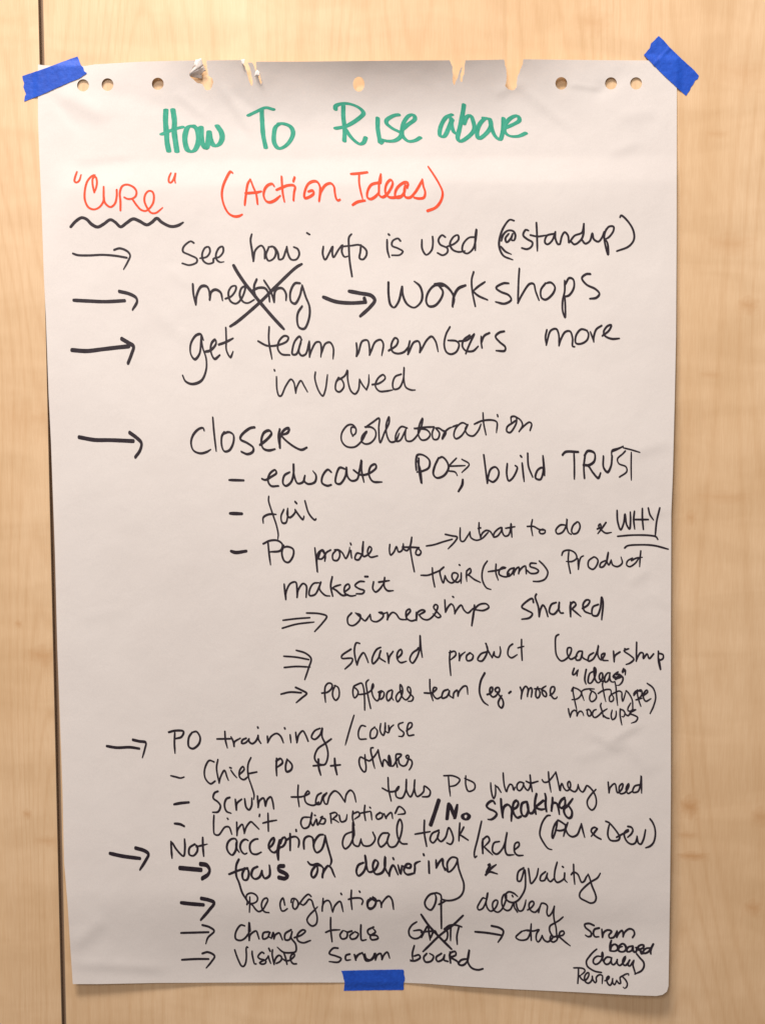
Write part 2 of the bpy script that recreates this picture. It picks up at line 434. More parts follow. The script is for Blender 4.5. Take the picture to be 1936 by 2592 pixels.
flap(tile(440, 100, 4, [(826, 330), (846, 308), (872, 335), (866, 372), (838, 362), (820, 380)]), [hB + .0004, hB + .0014, hB + .0010, hB + .0014, hB + .0004, hB + .0006])
hC = height(620, 158)
flap(tile(440, 100, 4, [(680, 206), (720, 196), (716, 232), (706, 262), (690, 246)]), [hC + .0004, hC + .0018, hC + .0014, hC + .0008, hC + .0004])

# ------------------------------------------------------------------ handwriting: ribbons of ink that follow the paper
def catmull(P):
    if len(P) < 3:
        a, b_ = P[0], P[-1]; n = max(2, int(math.dist(a, b_) / 4))
        return [(a[0] + (b_[0] - a[0]) * k / n, a[1] + (b_[1] - a[1]) * k / n) for k in range(n + 1)]
    Q = [(2 * P[0][0] - P[1][0], 2 * P[0][1] - P[1][1])] + P + [(2 * P[-1][0] - P[-2][0], 2 * P[-1][1] - P[-2][1])]
    out = []
    for i in range(1, len(Q) - 2):
        p0, p1_, p2_, p3 = Q[i - 1:i + 3]
        d = math.dist(p1_, p2_)
        if d < 1e-3: continue
        t0 = 0; t1 = t0 + max(1e-3, math.dist(p0, p1_)) ** .5; t2 = t1 + d ** .5; t3 = t2 + max(1e-3, math.dist(p2_, p3)) ** .5
        n = max(2, int(d / 3.0))
        for k in range(n):
            t = t1 + (t2 - t1) * k / n
            r = []
            for ax in (0, 1):
                A1 = (t1 - t) / (t1 - t0) * p0[ax] + (t - t0) / (t1 - t0) * p1_[ax]
                A2 = (t2 - t) / (t2 - t1) * p1_[ax] + (t - t1) / (t2 - t1) * p2_[ax]
                A3 = (t3 - t) / (t3 - t2) * p2_[ax] + (t - t2) / (t3 - t2) * p3[ax]
                B1 = (t2 - t) / (t2 - t0) * A1 + (t - t0) / (t2 - t0) * A2
                B2 = (t3 - t) / (t3 - t1) * A2 + (t - t1) / (t3 - t1) * A3
                r.append((t2 - t) / (t2 - t1) * B1 + (t - t1) / (t2 - t1) * B2)
            out.append(tuple(r))
    out.append(P[-1])
    return out

def write(name, col, strokes, label):
    V = []; F = []; UV = []
    lift = 0.00010; eps = 0.0000018
    rr = random.Random(name + label)
    k = 0
    for w, P in strokes:
        if len(w) == 1: a = b_ = w[0] / 2; phi = 0
        else: a, b_, phi = w[0] / 2, w[1] / 2, math.radians(w[2])
        a *= WSCALE; b_ *= WSCALE
        C = catmull(P)
        cph, sph = math.cos(phi), math.sin(phi)
        seed = rr.uniform(0, 100); s = 0
        tapa, tapb = rr.uniform(.78, 1.02), rr.uniform(.55, .95)
        LT = sum(math.dist(C[i], C[i + 1]) for i in range(len(C) - 1))
        if LT < 14 or a > 5: tapa = tapb = 1.0
        def disc(c, e, q_):
            st = len(V)
            for j in range(12):
                th = 2 * math.pi * j / 12
                x, y = q_ * a * math.cos(th), q_ * b_ * math.sin(th)
                u, v = c[0] + x * cph - y * sph, c[1] + x * sph + y * cph
                V.append(unproj(u, v, height(u, v) + lift + e)); UV.append((seed + s, .5))
            F.append(tuple(range(st, st + 12)))
        disc(C[0], eps * k, tapa); k += 1
        prev = None
        for i, c in enumerate(C):
            p = C[max(0, i - 1)]; q = C[min(len(C) - 1, i + 1)]
            dx, dy = q[0] - p[0], q[1] - p[1]; L = math.hypot(dx, dy) or 1
            nx, ny = -dy / L, dx / L
            if i: s += math.dist(C[i - 1], c)
            # support point of the nib ellipse in direction n
            lx, ly = nx * cph + ny * sph, -nx * sph + ny * cph
            den = math.sqrt((a * lx) ** 2 + (b_ * ly) ** 2)
            ex, ey = a * a * lx / den, b_ * b_ * ly / den
            j = 1 + .10 * noise.noise(Vector((s / 22.0, seed, 0))) + .05 * noise.noise(Vector((s / 5.0, seed, 4)))
            j *= tapa + (1 - tapa) * min(1, s / 7) if s < 7 else (tapb + (1 - tapb) * min(1, max(0, LT - s) / 12))
            sx, sy = (ex * cph - ey * sph) * j, (ex * sph + ey * cph) * j
            st = len(V)
            for sg, uvv in ((1, 0.), (-1, 1.)):
                u, v = c[0] + sg * sx, c[1] + sg * sy
                V.append(unproj(u, v, height(u, v) + lift + eps * k)); UV.append((seed + s, uvv))
            if prev is not None: F.append((prev, prev + 1, st + 1, st)); k += .34
            prev = st
        disc(C[-1], eps * k, tapb); k += 1
        if k > 60: k = 0.5
    me = bpy.data.meshes.new(name); me.from_pydata(V, [], F); me.update()
    uvl = me.uv_layers.new(name='UVMap')
    li = np.empty(len(me.loops), int); me.loops.foreach_get('vertex_index', li)
    uvl.data.foreach_set('uv', np.array(UV, float)[li].ravel())
    # all faces look at the room
    fl = [p.index for p in me.polygons if p.normal.y > 0]
    if fl:
        bm = bmesh.new(); bm.from_mesh(me); bm.faces.ensure_lookup_table()
        bmesh.ops.reverse_faces(bm, faces=[bm.faces[i] for i in fl]); bm.to_mesh(me); bm.free()
    o = link(name, me, INK[col], root)
    if label: o['label'] = label
    return o

WSCALE = 1.0
STROKES = """
handwritten_word|G|green written "How"|14,7,0:841 556 839 611 844 678 847 720 856 766;14,7,0:876 554 884 611 883 666 890 720 897 768;14,7,0:821 679 854 665 891 651 924 643;14,7,0:982 637 954 642 939 678 938 720 954 763 982 764 1003 726 1005 684 994 648 973 638;14,7,0:1018 643 1020 690 1028 732 1045 752 1054 720 1059 666;14,7,0:1059 666 1065 702 1085 738 1109 732 1125 702 1122 672 1100 636
handwritten_word|G|green written "To"|12,7,0:1259 584 1296 566 1345 545 1384 554;12,7,0:1325 557 1328 617 1333 684 1346 748;12,7,0:1417 626 1396 642 1387 684 1390 726 1411 751 1442 741 1472 708 1484 672 1472 642 1436 626 1411 626
handwritten_word|G|green written "Rise"|12,6.5,20:1698 554 1700 536 1738 524 1782 529 1825 551 1840 573 1818 598 1753 638 1698 650;12,6.5,20:1738 533 1738 591 1745 656 1743 714;12,6.5,20:1749 653 1782 700 1822 729 1840 722 1851 696;12,6.5,20:1912 597 1912 649 1920 700 1925 726 1934 716;12,6.5,20:2018 580 1992 585 1956 609 1956 623 1985 649 2030 674 2029 689 2000 711 1963 714 1931 707;12,6.5,20:2036 656 2065 631 2100 602 2094 582 2072 584 2047 613 2036 649 2037 685 2065 714 2101 711 2127 696
handwritten_word|G|green written "above"|12,6,20:2287 580 2257 594 2228 649 2228 689 2247 691 2276 634 2289 605;12,6,20:2283 598 2287 642 2299 671 2312 678;12,6,20:2348 529 2341 576 2326 649 2316 700 2326 716 2370 692 2399 656 2395 616 2381 584 2363 591 2348 627;12,6,20:2454 598 2428 627 2414 671 2421 701 2450 685 2483 642 2479 605 2446 597;12,6,20:2479 602 2490 656 2508 692 2530 707 2544 663 2548 598;12,6,20:2552 649 2588 634 2628 609 2621 587 2595 591 2563 620 2552 663 2577 687 2624 689 2661 673
handwritten_word|O|orange red written "Cure"|5.5,5,0:391 870 381 900 379 918 389 924 402 915 412 885;5.5,5,0:479 975 470 930 472 902 485 895 492 920 488 950 479 975;5.5,5,0:476 895 482 886 470 889 445 915 431 965 432 1015 450 1050 478 1060 505 1048 525 1018 526 990 526 945;5.5,5,0:526 990 532 1025 560 1048 582 1032 592 995 592 960;5.5,5,0:611 1065 611 1020 608 975 620 942 645 934 678 948 692 970 688 992 670 1005 645 1006 630 998;5.5,5,0:670 1005 690 1035 715 1062 738 1068 752 1060 775 1030 780 990 772 970 755 966 738 982 732 1015 748 1055 768 1078 790 1078 812 1062 824 1051;5.5,5,0:866 876 856 900 856 920 865 925 878 910 889 878;5.5,5,0:889 878 885 908 889 926
handwritten_word|O|orange red written "(Action"|8,5,60:1178 875 1168 869 1145 905 1128 950 1124 990 1135 1040 1158 1080 1185 1095 1210 1094 1228 1085;8,5,60:1239 1038 1245 990 1255 930 1268 908;8,5,60:1268 908 1282 945 1298 985 1304 1032;8,5,60:1242 979 1275 976 1300 974 1325 968;8,5,60:1388 942 1380 931 1360 935 1342 955 1335 990 1348 1018 1365 1024 1390 1015 1420 990;8,5,60:1426 894 1428 935 1432 980 1440 1020;8,5,60:1399 962 1425 951 1455 939 1485 938 1494 945 1489 975 1486 1014;8,5,60:1492 898 1485 918;8,5,60:1560 970 1585 965 1588 980 1560 1000 1542 1002 1542 975 1560 932 1585 918 1605 920 1620 945 1620 975 1615 1018;8,5,60:1615 1018 1625 970 1650 935 1675 928 1691 945 1695 975 1702 1005 1710 1015 1722 1010
handwritten_word|O|orange red written "Ideas)"|8,5,60:1775 881 1815 878 1860 872;8,5,60:1818 885 1818 925 1825 965 1835 1005;8,5,60:1784 1038 1810 1022 1848 1015;8,5,60:1928 882 1925 925 1918 925 1880 935 1860 970 1860 1000 1875 1008 1900 995 1918 975;8,5,60:1928 882 1920 915 1918 960 1920 988 1935 998 1952 990 1975 960 1988 925 1978 910 1960 925 1950 955 1952 980 1970 998 1995 1000 2025 992;8,5,60:2060 950 2065 925 2050 922 2015 945 2000 975 2002 998 2025 998 2045 975 2052 935;8,5,60:2052 935 2045 970 2052 998 2075 1000 2100 975 2122 940 2138 908;8,5,60:2138 908 2142 940 2152 975 2145 1000 2120 1005 2095 1000;8,5,60:2168 845 2195 885 2222 930 2240 975 2232 1015 2205 1050 2162 1068
wavy_underline|B|black wavy line|8,8,0:360 1148 385 1120 415 1102 440 1110 465 1135 495 1149 525 1135 560 1112 585 1125 612 1148 640 1130 675 1108 705 1118 745 1138 770 1125 795 1105 820 1125 865 1146 900 1142 928 1126
arrow|B||6,5,90:370 1283 393 1291 453 1293 520 1290 587 1295 644 1305;6,5,90:579 1265 607 1257 647 1273 660 1293 647 1327 627 1363
arrow|B||9.5,6,80:373 1520 453 1524 533 1527 634 1522;9.5,6,80:604 1475 654 1487 690 1507 695 1527 672 1568
handwritten_word|B|black written "See"|5.5,5,0:982 1230 967 1221 930 1250 927 1273 960 1290 997 1310 997 1327 960 1342 924 1333;5.5,5,0:1014 1307 1047 1300 1064 1273 1057 1250 1040 1253 1024 1287 1030 1320 1054 1335 1081 1327 1081 1310 1111 1300 1131 1273 1127 1248 1111 1253 1094 1287 1097 1313 1114 1327 1134 1325
handwritten_word|B|black written "how"|5.5,5,0:1275 1185 1269 1213 1277 1273 1283 1323;5.5,5,0:1283 1323 1293 1267 1323 1243 1339 1263 1340 1310;5.5,5,0:1360 1253 1347 1293 1360 1320 1387 1307 1397 1273 1380 1247 1360 1250;5.5,5,0:1360 1250 1387 1250 1407 1280 1413 1313 1430 1310 1447 1267 1452 1248;5.5,5,0:1452 1248 1457 1280 1474 1313 1500 1313 1515 1287 1507 1260 1487 1250
handwritten_word|B|black written "info"|5.5,5,0:1554 1179 1567 1187;5.5,5,0:1637 1247 1634 1287 1646 1315 1667 1280 1684 1247 1682 1280 1688 1303 1714 1263 1734 1240 1730 1273 1744 1300 1767 1295;5.5,5,0:1779 1185 1767 1200 1766 1253 1770 1320 1782 1400;5.5,5,0:1740 1247 1780 1243 1820 1240 1854 1267 1854 1293 1837 1313 1820 1307 1824 1273 1827 1240
handwritten_word|B|black written "is"|5.5,5,0:1966 1185 1971 1190;5.5,5,0:1959 1213 1961 1267 1971 1303;5.5,5,0:2027 1220 2014 1207 1987 1220 1984 1243 2014 1257 2039 1273 2024 1290 1984 1292
handwritten_word|B|black written "used"|5.5,5,0:2135 1213 2137 1260 2157 1290 2184 1267 2191 1227 2189 1197;5.5,5,0:2253 1200 2237 1190 2219 1213 2227 1237 2264 1257 2264 1277 2241 1292 2214 1280;5.5,5,0:2263 1248 2300 1233 2321 1210 2317 1190 2297 1197 2277 1233 2290 1263 2320 1275 2353 1270;5.5,5,0:2407 1200 2373 1203 2343 1237 2341 1270 2363 1283 2393 1260 2407 1213 2411 1160 2405 1200 2405 1267
handwritten_word|B|black written "(@standup)"|6,5,0:2600 1117 2580 1112 2547 1153 2527 1213 2527 1253 2547 1294 2594 1315;6,5,0:2534 1247 2557 1273 2587 1287;6,5,0:2574 1183 2557 1207 2564 1227 2584 1207 2594 1183;6,5,0:2594 1183 2587 1213 2600 1217 2608 1193 2597 1170 2570 1167 2547 1187 2537 1220;5.5,5.5,0:2674 1167 2660 1163 2647 1190 2667 1210 2694 1227 2690 1247 2667 1261 2640 1255;5.5,5.5,0:2714 1127 2717 1187 2719 1270;5.5,5.5,0:2684 1190 2720 1197 2767 1190;5.5,5.5,0:2804 1183 2767 1193 2757 1227 2770 1237 2794 1217 2810 1173;5.5,5.5,0:2810 1173 2810 1207 2824 1237 2834 1235;5.5,5.5,0:2834 1235 2844 1193 2857 1175 2874 1193 2877 1227;5.5,5.5,0:2877 1227 2879 1228 2907 1193 2944 1177 2954 1133;5.5,5.5,0:2954 1133 2951 1187 2940 1213 2907 1237 2887 1220;5.5,5.5,0:2944 1213 2961 1233 2984 1220 2997 1180 3004 1210 3027 1223 3047 1200 3057 1173;5.5,5.5,0:3067 1160 3057 1193 3064 1247 3077 1290 3074 1233 3061 1207;5.5,5.5,0:3061 1173 3081 1147 3104 1147 3104 1167 3081 1200 3057 1213;5.5,5.5,0:3137 1100 3142 1090 3174 1117 3204 1167 3207 1213 3181 1247 3121 1271
handwritten_word|B|black written "meeting"|8,5.5,70:977 1439 980 1487 992 1542;8,5.5,70:992 1542 997 1494 1020 1450 1047 1450 1060 1474 1062 1517;8,5.5,70:1062 1517 1071 1477 1091 1466 1117 1480 1127 1520;5.5,5,0:1142 1512 1171 1500 1194 1467 1194 1448 1174 1450 1157 1480 1167 1524 1194 1537 1217 1520 1237 1480 1241 1450 1224 1457 1214 1494 1231 1527 1254 1534 1287 1517;7,5.5,70:1300 1414 1287 1447 1290 1487 1310 1520;7,5.5,70:1280 1470 1310 1457 1343 1460 1360 1487 1365 1527;7,5.5,70:1337 1420 1367 1467 1380 1500 1388 1530;7,5.5,70:1388 1530 1393 1474 1407 1460 1430 1460 1448 1487 1448 1520;7,5.5,70:1520 1434 1494 1434 1470 1480 1474 1527 1494 1537 1517 1500 1530 1444;7,5.5,70:1530 1444 1547 1500 1567 1554 1564 1614 1540 1664 1514 1657 1504 1614 1510 1580 1530 1550
crossing_out|B|large black cross striking out a word|9,8,0:1527 1337 1500 1353 1400 1447 1320 1527 1200 1630 1167 1652;9,8,0:1183 1343 1200 1374 1240 1434 1280 1484 1320 1534 1380 1604 1437 1666
arrow|B||10,9,90:1637 1504 1700 1527 1774 1534 1850 1530;10,9,90:1850 1530 1844 1510;10,9,90:1767 1474 1820 1484 1880 1497 1897 1520 1874 1554 1824 1600
handwritten_word|B|black written "workshops"|6.5,5,0:1966 1428 1967 1494 1977 1544 1994 1557 2017 1527 2035 1450;6.5,5,0:2035 1450 2039 1494 2061 1540 2097 1557 2131 1527 2137 1487 2124 1447 2097 1424;7,5.5,70:2241 1447 2201 1444 2167 1480 2157 1527 2171 1550 2201 1547 2234 1507 2241 1474 2214 1440;9,5.5,70:2200 1440 2240 1439 2277 1467 2297 1507 2290 1550;9,5.5,70:2290 1550 2297 1500 2320 1460 2357 1444;6.5,5,70:2397 1377 2387 1414 2390 1474 2405 1550;6.5,5,70:2454 1427 2420 1450 2393 1474;6.5,5,70:2393 1474 2420 1497 2467 1518;6.5,5,70:2574 1434 2547 1434 2510 1457 2534 1477 2574 1494 2587 1517 2554 1537 2507 1528;6.5,5,70:2628 1360 2624 1420 2622 1480 2620 1534;6.5,5,70:2620 1534 2640 1494 2680 1437 2700 1437 2710 1474 2727 1519;6.5,5,70:2760 1434 2737 1467 2740 1507 2760 1517 2797 1487 2808 1454 2787 1430 2754 1437;6.5,5,70:2857 1420 2857 1474 2847 1520 2847 1574 2859 1607 2860 1547 2857 1494;6.5,5,70:2860 1440 2880 1407 2900 1414 2904 1454 2880 1494 2857 1502;6.5,5,70:2987 1387 2967 1387 2944 1407 2967 1440 3014 1464 3033 1487 3017 1507 2984 1512
arrow|B||11,8,90:365 1772 440 1777 520 1768 587 1760 654 1753;11,8,90:617 1715 654 1737 677 1753 667 1793 650 1837
handwritten_word|B|black written "get"|7.5,4.5,70:1030 1720 1017 1692 994 1697 967 1740 967 1793 987 1819 1010 1793 1019 1707;7.5,4.5,70:1019 1707 1027 1760 1044 1813 1044 1873 1020 1927 974 1944 940 1930 926 1902;7.5,4.5,70:1037 1781 1067 1773 1094 1740 1091 1719 1074 1733 1067 1773 1087 1817 1114 1797;7.5,4.5,70:1144 1660 1146 1720 1147 1773 1167 1808 1181 1779;7.5,4.5,70:1107 1745 1141 1733 1182 1712
handwritten_word|B|black written "team"|6,5,70:1363 1655 1361 1720 1377 1817;6,5,70:1307 1727 1353 1750 1407 1747 1453 1727 1460 1707 1440 1700 1413 1727 1407 1767 1427 1793 1467 1797;6,5,70:1527 1720 1517 1703 1493 1727 1480 1773 1480 1793 1500 1793 1523 1727;6,5,70:1523 1727 1523 1733 1513 1780 1527 1800 1547 1793 1566 1727;6,5,70:1566 1727 1567 1767 1567 1807;6,5,70:1567 1807 1570 1793 1600 1733 1620 1733 1627 1773 1624 1807;6,5,70:1627 1787 1647 1740 1670 1733 1687 1760 1686 1817
handwritten_word|B|black written "members"|6,5,70:1804 1737 1807 1773 1804 1803;6,5,70:1804 1803 1814 1787 1834 1727 1860 1723 1870 1760 1870 1797;6,5,70:1870 1797 1880 1773 1900 1730 1927 1720 1940 1740 1932 1800;6,5,70:1967 1775 2007 1747 2014 1720 2000 1710 1980 1747 1987 1780 2014 1790 2047 1780 2067 1753;6,5,70:2074 1727 2067 1760 2064 1793;6,5,70:2064 1793 2071 1780 2094 1733 2117 1727 2127 1753 2124 1783;6,5,70:2124 1783 2134 1767 2161 1720 2184 1703 2204 1727 2217 1779;6,5,70:2277 1655 2257 1693 2248 1747 2260 1783 2283 1793 2310 1780 2323 1743 2310 1727 2267 1723;6,5,70:2323 1727 2360 1723 2383 1707 2400 1690;6,5,70:2377 1697 2347 1720 2340 1753 2357 1775 2393 1777 2420 1753;6,5,70:2400 1693 2377 1740 2357 1790;6.5,5,70:2435 1703 2435 1733 2439 1760;6.5,5,70:2435 1737 2450 1700 2477 1685;6.5,5,70:2552 1677 2527 1683 2507 1703 2527 1730 2557 1757 2554 1775 2510 1775
handwritten_word|B|black written "more"|6,5,70:2767 1670 2760 1707 2764 1747;6,5,70:2764 1747 2770 1720 2787 1673 2814 1665 2827 1693 2828 1750;6,5,70:2828 1750 2837 1720 2860 1680 2884 1677 2897 1713 2897 1753 2907 1755;6,5,70:2971 1673 2940 1667 2914 1700 2914 1737 2940 1740 2971 1720 2977 1687 2961 1667;6,5,70:2987 1680 2997 1707 3004 1730;6,5,70:3004 1730 3004 1707 3017 1667 3044 1648;6,5,70:3047 1700 3081 1673 3093 1645 3074 1650 3054 1680 3061 1700 3094 1715 3134 1713
handwritten_word|B|black written "involved"|5.5,4.5,70:1389 1872 1391 1877;5.5,4.5,70:1400 1907 1403 1974 1413 2004 1423 2004 1447 1954 1473 1920 1487 1934 1497 1990;5.5,4.5,70:1497 1990 1503 1960 1523 1927 1540 1954 1557 1984;5.5,4.5,70:1597 1884 1594 1914 1614 1980 1634 2004 1647 1974 1658 1897;5.5,4.5,70:1714 1910 1700 1940 1700 1974 1717 1984 1740 1960 1737 1934 1720 1914 1710 1927;5.5,4.5,70:1720 1920 1747 1900 1759 1874 1760 1920 1777 1980 1797 1994 1814 1974 1820 1920;5.5,4.5,70:1820 1920 1834 1947 1855 1974;5.5,4.5,70:1855 1974 1866 1940 1867 1897;5.5,4.5,70:1884 1947 1920 1940 1950 1914 1940 1897 1914 1914 1900 1954 1920 1980 1954 1980 1987 1974;5.5,4.5,70:2031 1894 2000 1907 1987 1947 1994 1970 2020 1964 2041 1920 2045 1860 2044 1920 2054 1960 2081 1974 2102 1974
arrow|B||10.5,7,90:401 2213 480 2227 560 2228 677 2233;10.5,7,90:657 2190 694 2217 717 2243 710 2280 687 2313
handwritten_word|B|black written "closer"|7,4.5,60:1034 2180 1030 2167 1010 2170 980 2200 968 2240 980 2280 1014 2295 1047 2288 1068 2275;7,4.5,60:1078 2113 1084 2187 1095 2283;7,4.5,60:1137 2187 1124 2207 1124 2260 1137 2285 1161 2280 1182 2240 1181 2200 1157 2187 1127 2200;7.5,5,60:1290 2163 1267 2167 1223 2203 1217 2223 1253 2243 1283 2267 1280 2287 1253 2299 1223 2287;7.5,5,60:1315 2253 1353 2223 1375 2193 1363 2179 1337 2190 1323 2233 1333 2270 1360 2280 1393 2273;7.5,5,60:1417 2173 1410 2207 1417 2267;7.5,5,60:1417 2267 1420 2207 1443 2173 1464 2167 1457 2190 1423 2203;7.5,5,60:1423 2203 1440 2223 1487 2260 1527 2277 1554 2265
handwritten_word|B|black written "collaboration"|5.5,4.5,70:1787 2207 1777 2187 1780 2163 1800 2167 1800 2193 1784 2207;5.5,4.5,70:1799 2163 1784 2150 1760 2153 1730 2193 1730 2233 1754 2260 1794 2263 1827 2237 1854 2193;5.5,4.5,70:1854 2193 1857 2183 1834 2207 1830 2233 1847 2247 1874 2243 1900 2213 1900 2180 1880 2163 1847 2161;5.5,4.5,70:1850 2163 1887 2137 1919 2117 1917 2167 1924 2240 1947 2187 1969 2140 1969 2110 1954 2153 1961 2213 1977 2237 2001 2233 2021 2193;5.5,4.5,70:2061 2167 2031 2160 2004 2200 2004 2233 2024 2230 2054 2173;5.5,4.5,70:2054 2173 2051 2200 2057 2230 2081 2233 2114 2200 2134 2153 2139 2117 2124 2147 2117 2200 2134 2227 2161 2223 2177 2200 2161 2177 2097 2168;5.5,4.5,70:2097 2170 2147 2163 2197 2161;5.5,4.5,70:2197 2163 2187 2193 2194 2223 2214 2223 2224 2193 2204 2167;5.5,4.5,70:2204 2167 2221 2167 2241 2180 2257 2187 2237 2223 2251 2187 2274 2167 2294 2160;5.5,4.5,70:2294 2159 2314 2152;5.5,4.5,70:2367 2153 2340 2140 2307 2167 2297 2207 2307 2221 2334 2207 2360 2167 2367 2150;5.5,4.5,70:2367 2150 2354 2173 2367 2200 2394 2207 2420 2180 2434 2147;5.5,4.5,70:2444 2090 2447 2140 2459 2200;5.5,4.5,70:2400 2147 2440 2130 2494 2127 2514 2137 2512 2190;5.5,4.5,70:2517 2100 2519 2108;5.5,4.5,70:2607 2130 2594 2140 2567 2160 2564 2183 2580 2190 2604 2160 2614 2133 2610 2110 2587 2110 2587 2137;5.5,4.5,70:2610 2110 2634 2127 2644 2153 2626 2185;5.5,4.5,70:2626 2185 2640 2167 2680 2137 2690 2147 2682 2179
dash|B||7,6,90:1161 2430 1234 2432
handwritten_word|B|black written "educate"|6.5,5,60:1327 2424 1343 2430 1373 2414 1400 2394 1393 2379 1367 2397 1357 2434 1373 2460 1410 2460;6.5,5,60:1467 2390 1440 2407 1433 2447 1447 2460 1474 2440 1487 2387 1486 2346 1488 2400 1507 2447 1534 2440 1544 2407;6.5,5,60:1544 2407 1540 2434 1560 2450 1594 2440 1600 2407 1584 2384;6.5,5,60:1677 2390 1660 2377 1634 2407 1630 2444 1657 2459 1677 2454;6.5,5,60:1747 2374 1720 2367 1700 2414 1700 2444 1720 2450 1747 2414 1754 2367;6.5,5,60:1754 2367 1760 2414 1780 2434 1807 2427 1820 2380 1830 2330 1830 2380 1842 2440;6.5,5,60:1790 2380 1827 2404 1867 2397 1904 2367 1900 2350 1877 2360 1867 2400 1887 2437 1934 2440
handwritten_word|B|black written "PO"|6.5,5,50:2119 2320 2120 2374 2133 2446 2127 2380 2113 2334;6.5,5,50:2107 2380 2105 2334 2113 2303 2140 2303 2173 2330 2170 2367 2140 2384 2110 2390;6.5,5,50:2220 2317 2200 2360 2193 2400 2210 2419 2247 2407 2270 2367 2260 2334 2237 2313 2217 2323
arrow|B||5,4,70:2310 2319 2280 2350 2270 2364;5,4,70:2277 2360 2354 2357;5,4,70:2270 2384 2304 2390 2314 2407;5,4,70:2337 2325 2374 2350 2337 2392
handwritten_word|B|black written "comma"|7,6,30:2342 2427 2339 2454 2320 2488
handwritten_word|B|black written "build"|6,5,60:2448 2303 2457 2374 2466 2446;6,5,60:2466 2446 2470 2414 2484 2374 2507 2364 2524 2387 2517 2420 2494 2440 2474 2430;6,5,60:2567 2347 2564 2400 2574 2434 2594 2420 2617 2374 2617 2364 2607 2357;6,5,60:2634 2307 2639 2313;6,5,60:2642 2344 2647 2394 2652 2437;6,5,60:2670 2295 2674 2360 2695 2414;6,5,60:2754 2394 2744 2367 2720 2380 2710 2420 2734 2427 2750 2374 2747 2307;6,5,60:2747 2307 2754 2374 2755 2407
handwritten_word|B|black written "TRUST"|7.5,5,75:2846 2303 2861 2288 2927 2288;7.5,5,75:2904 2293 2906 2347 2906 2424;7.5,5,75:2961 2300 2954 2360 2957 2420;7.5,5,75:2957 2307 2974 2283 3007 2293 3007 2334 2981 2354 2951 2355;7.5,5,75:2951 2355 2974 2357 3001 2394 3027 2420 3039 2394;7.5,5,75:3053 2310 3054 2367 3074 2390 3091 2360 3097 2307;5,4,60:3094 2307 3097 2280 3127 2270 3153 2259;5,4,60:3153 2259 3127 2273 3097 2288;5,4,60:3153 2267 3194 2277 3237 2290;5,4,60:3164 2283 3151 2297 3124 2323 3131 2347 3167 2363 3171 2387 3134 2415;5,4,60:3194 2290 3193 2360 3194 2430
dash|B||9,8,90:1165 2599 1225 2601
dash|B||9,8,90:1170 2790 1193 2797 1247 2790
handwritten_word|B|black written "fail"|6.5,4.5,80:1361 2514 1360 2534 1380 2600 1400 2660 1409 2707 1407 2726;6.5,4.5,80:1333 2647 1333 2620 1360 2604 1399 2604;6.5,4.5,80:1437 2580 1423 2614 1430 2647 1447 2647 1457 2607 1457 2574;6.5,4.5,80:1457 2574 1454 2607 1467 2620 1494 2594 1494 2580;6.5,4.5,80:1494 2580 1507 2600 1534 2630 1539 2614;6.5,4.5,80:1494 2540 1502 2548;6.5,4.5,80:1544 2537 1564 2600 1594 2632 1600 2627
handwritten_word|B|black written "PO"|6,5,60:1333 2753 1367 2737 1407 2737 1430 2757 1420 2787 1367 2794;6,5,60:1357 2743 1363 2807 1370 2859;6,5,60:1437 2760 1427 2800 1440 2840 1460 2847 1484 2814 1484 2780 1454 2767 1430 2774
handwritten_word|B|black written "provide"|5.5,4.5,70:1594 2774 1599 2820 1607 2897 1604 2840 1610 2800 1634 2784 1644 2807 1627 2830 1610 2828;5.5,4.5,70:1610 2828 1627 2787 1647 2814 1644 2840;5.5,4.5,70:1644 2840 1650 2800 1674 2784;5.5,4.5,70:1700 2787 1684 2807 1687 2834 1707 2837 1720 2814 1714 2787 1694 2784;5.5,4.5,70:1694 2784 1714 2784 1734 2800 1750 2827 1767 2794 1770 2770;5.5,4.5,70:1774 2750 1777 2757;5.5,4.5,70:1777 2787 1777 2804 1780 2824;5.5,4.5,70:1827 2804 1807 2800 1797 2830 1814 2834 1834 2800 1839 2743;5.5,4.5,70:1839 2743 1834 2787 1840 2817 1867 2804 1881 2777 1871 2767 1860 2794 1874 2820 1911 2814
handwritten_word|B|black written "info"|5.5,4.5,70:1973 2757 1971 2787 1977 2810 1994 2794 2007 2767 2017 2794 2034 2787 2041 2753;5.5,4.5,70:2041 2753 2044 2780 2061 2787 2081 2747 2084 2720;5.5,4.5,70:2084 2720 2077 2774 2084 2827 2097 2894;5.5,4.5,70:2037 2770 2074 2770 2121 2772;5.5,4.5,70:2121 2772 2111 2780 2104 2804 2121 2810 2131 2794 2114 2774
handwritten_word|B|black written "makes"|5.5,5,60:1439 2957 1442 2994 1447 3035;5.5,5,60:1447 3035 1448 3000 1470 2954 1497 2947 1504 2987 1504 3024;5.5,5,60:1504 3024 1510 2987 1534 2954 1550 2964 1550 3024;5.5,5,60:1614 2950 1587 2954 1567 2987 1567 3014 1594 3010 1617 2967 1624 2947;5.5,5,60:1624 2947 1617 2980 1647 3014 1670 3017;5.5,5,60:1682 2920 1674 2967 1684 3017;5.5,5,60:1724 2960 1700 2967 1680 2977;5.5,5,60:1680 2977 1700 2987 1734 3014 1760 3010;5.5,5,60:1744 2997 1770 2974 1764 2957 1747 2967 1744 3000 1774 3017 1800 3014;5.5,5,60:1844 2944 1820 2944 1797 2964 1817 2980 1844 2990 1837 3004 1804 3006
handwritten_word|B|black written "it"|6,5,70:1847 2919 1862 2919;6,5,70:1891 2946 1887 2980 1901 2997 1924 2980 1941 2954;6,5,70:1947 2924 1944 2967 1961 2990 1991 2990;6,5,70:1917 2947 1971 2939
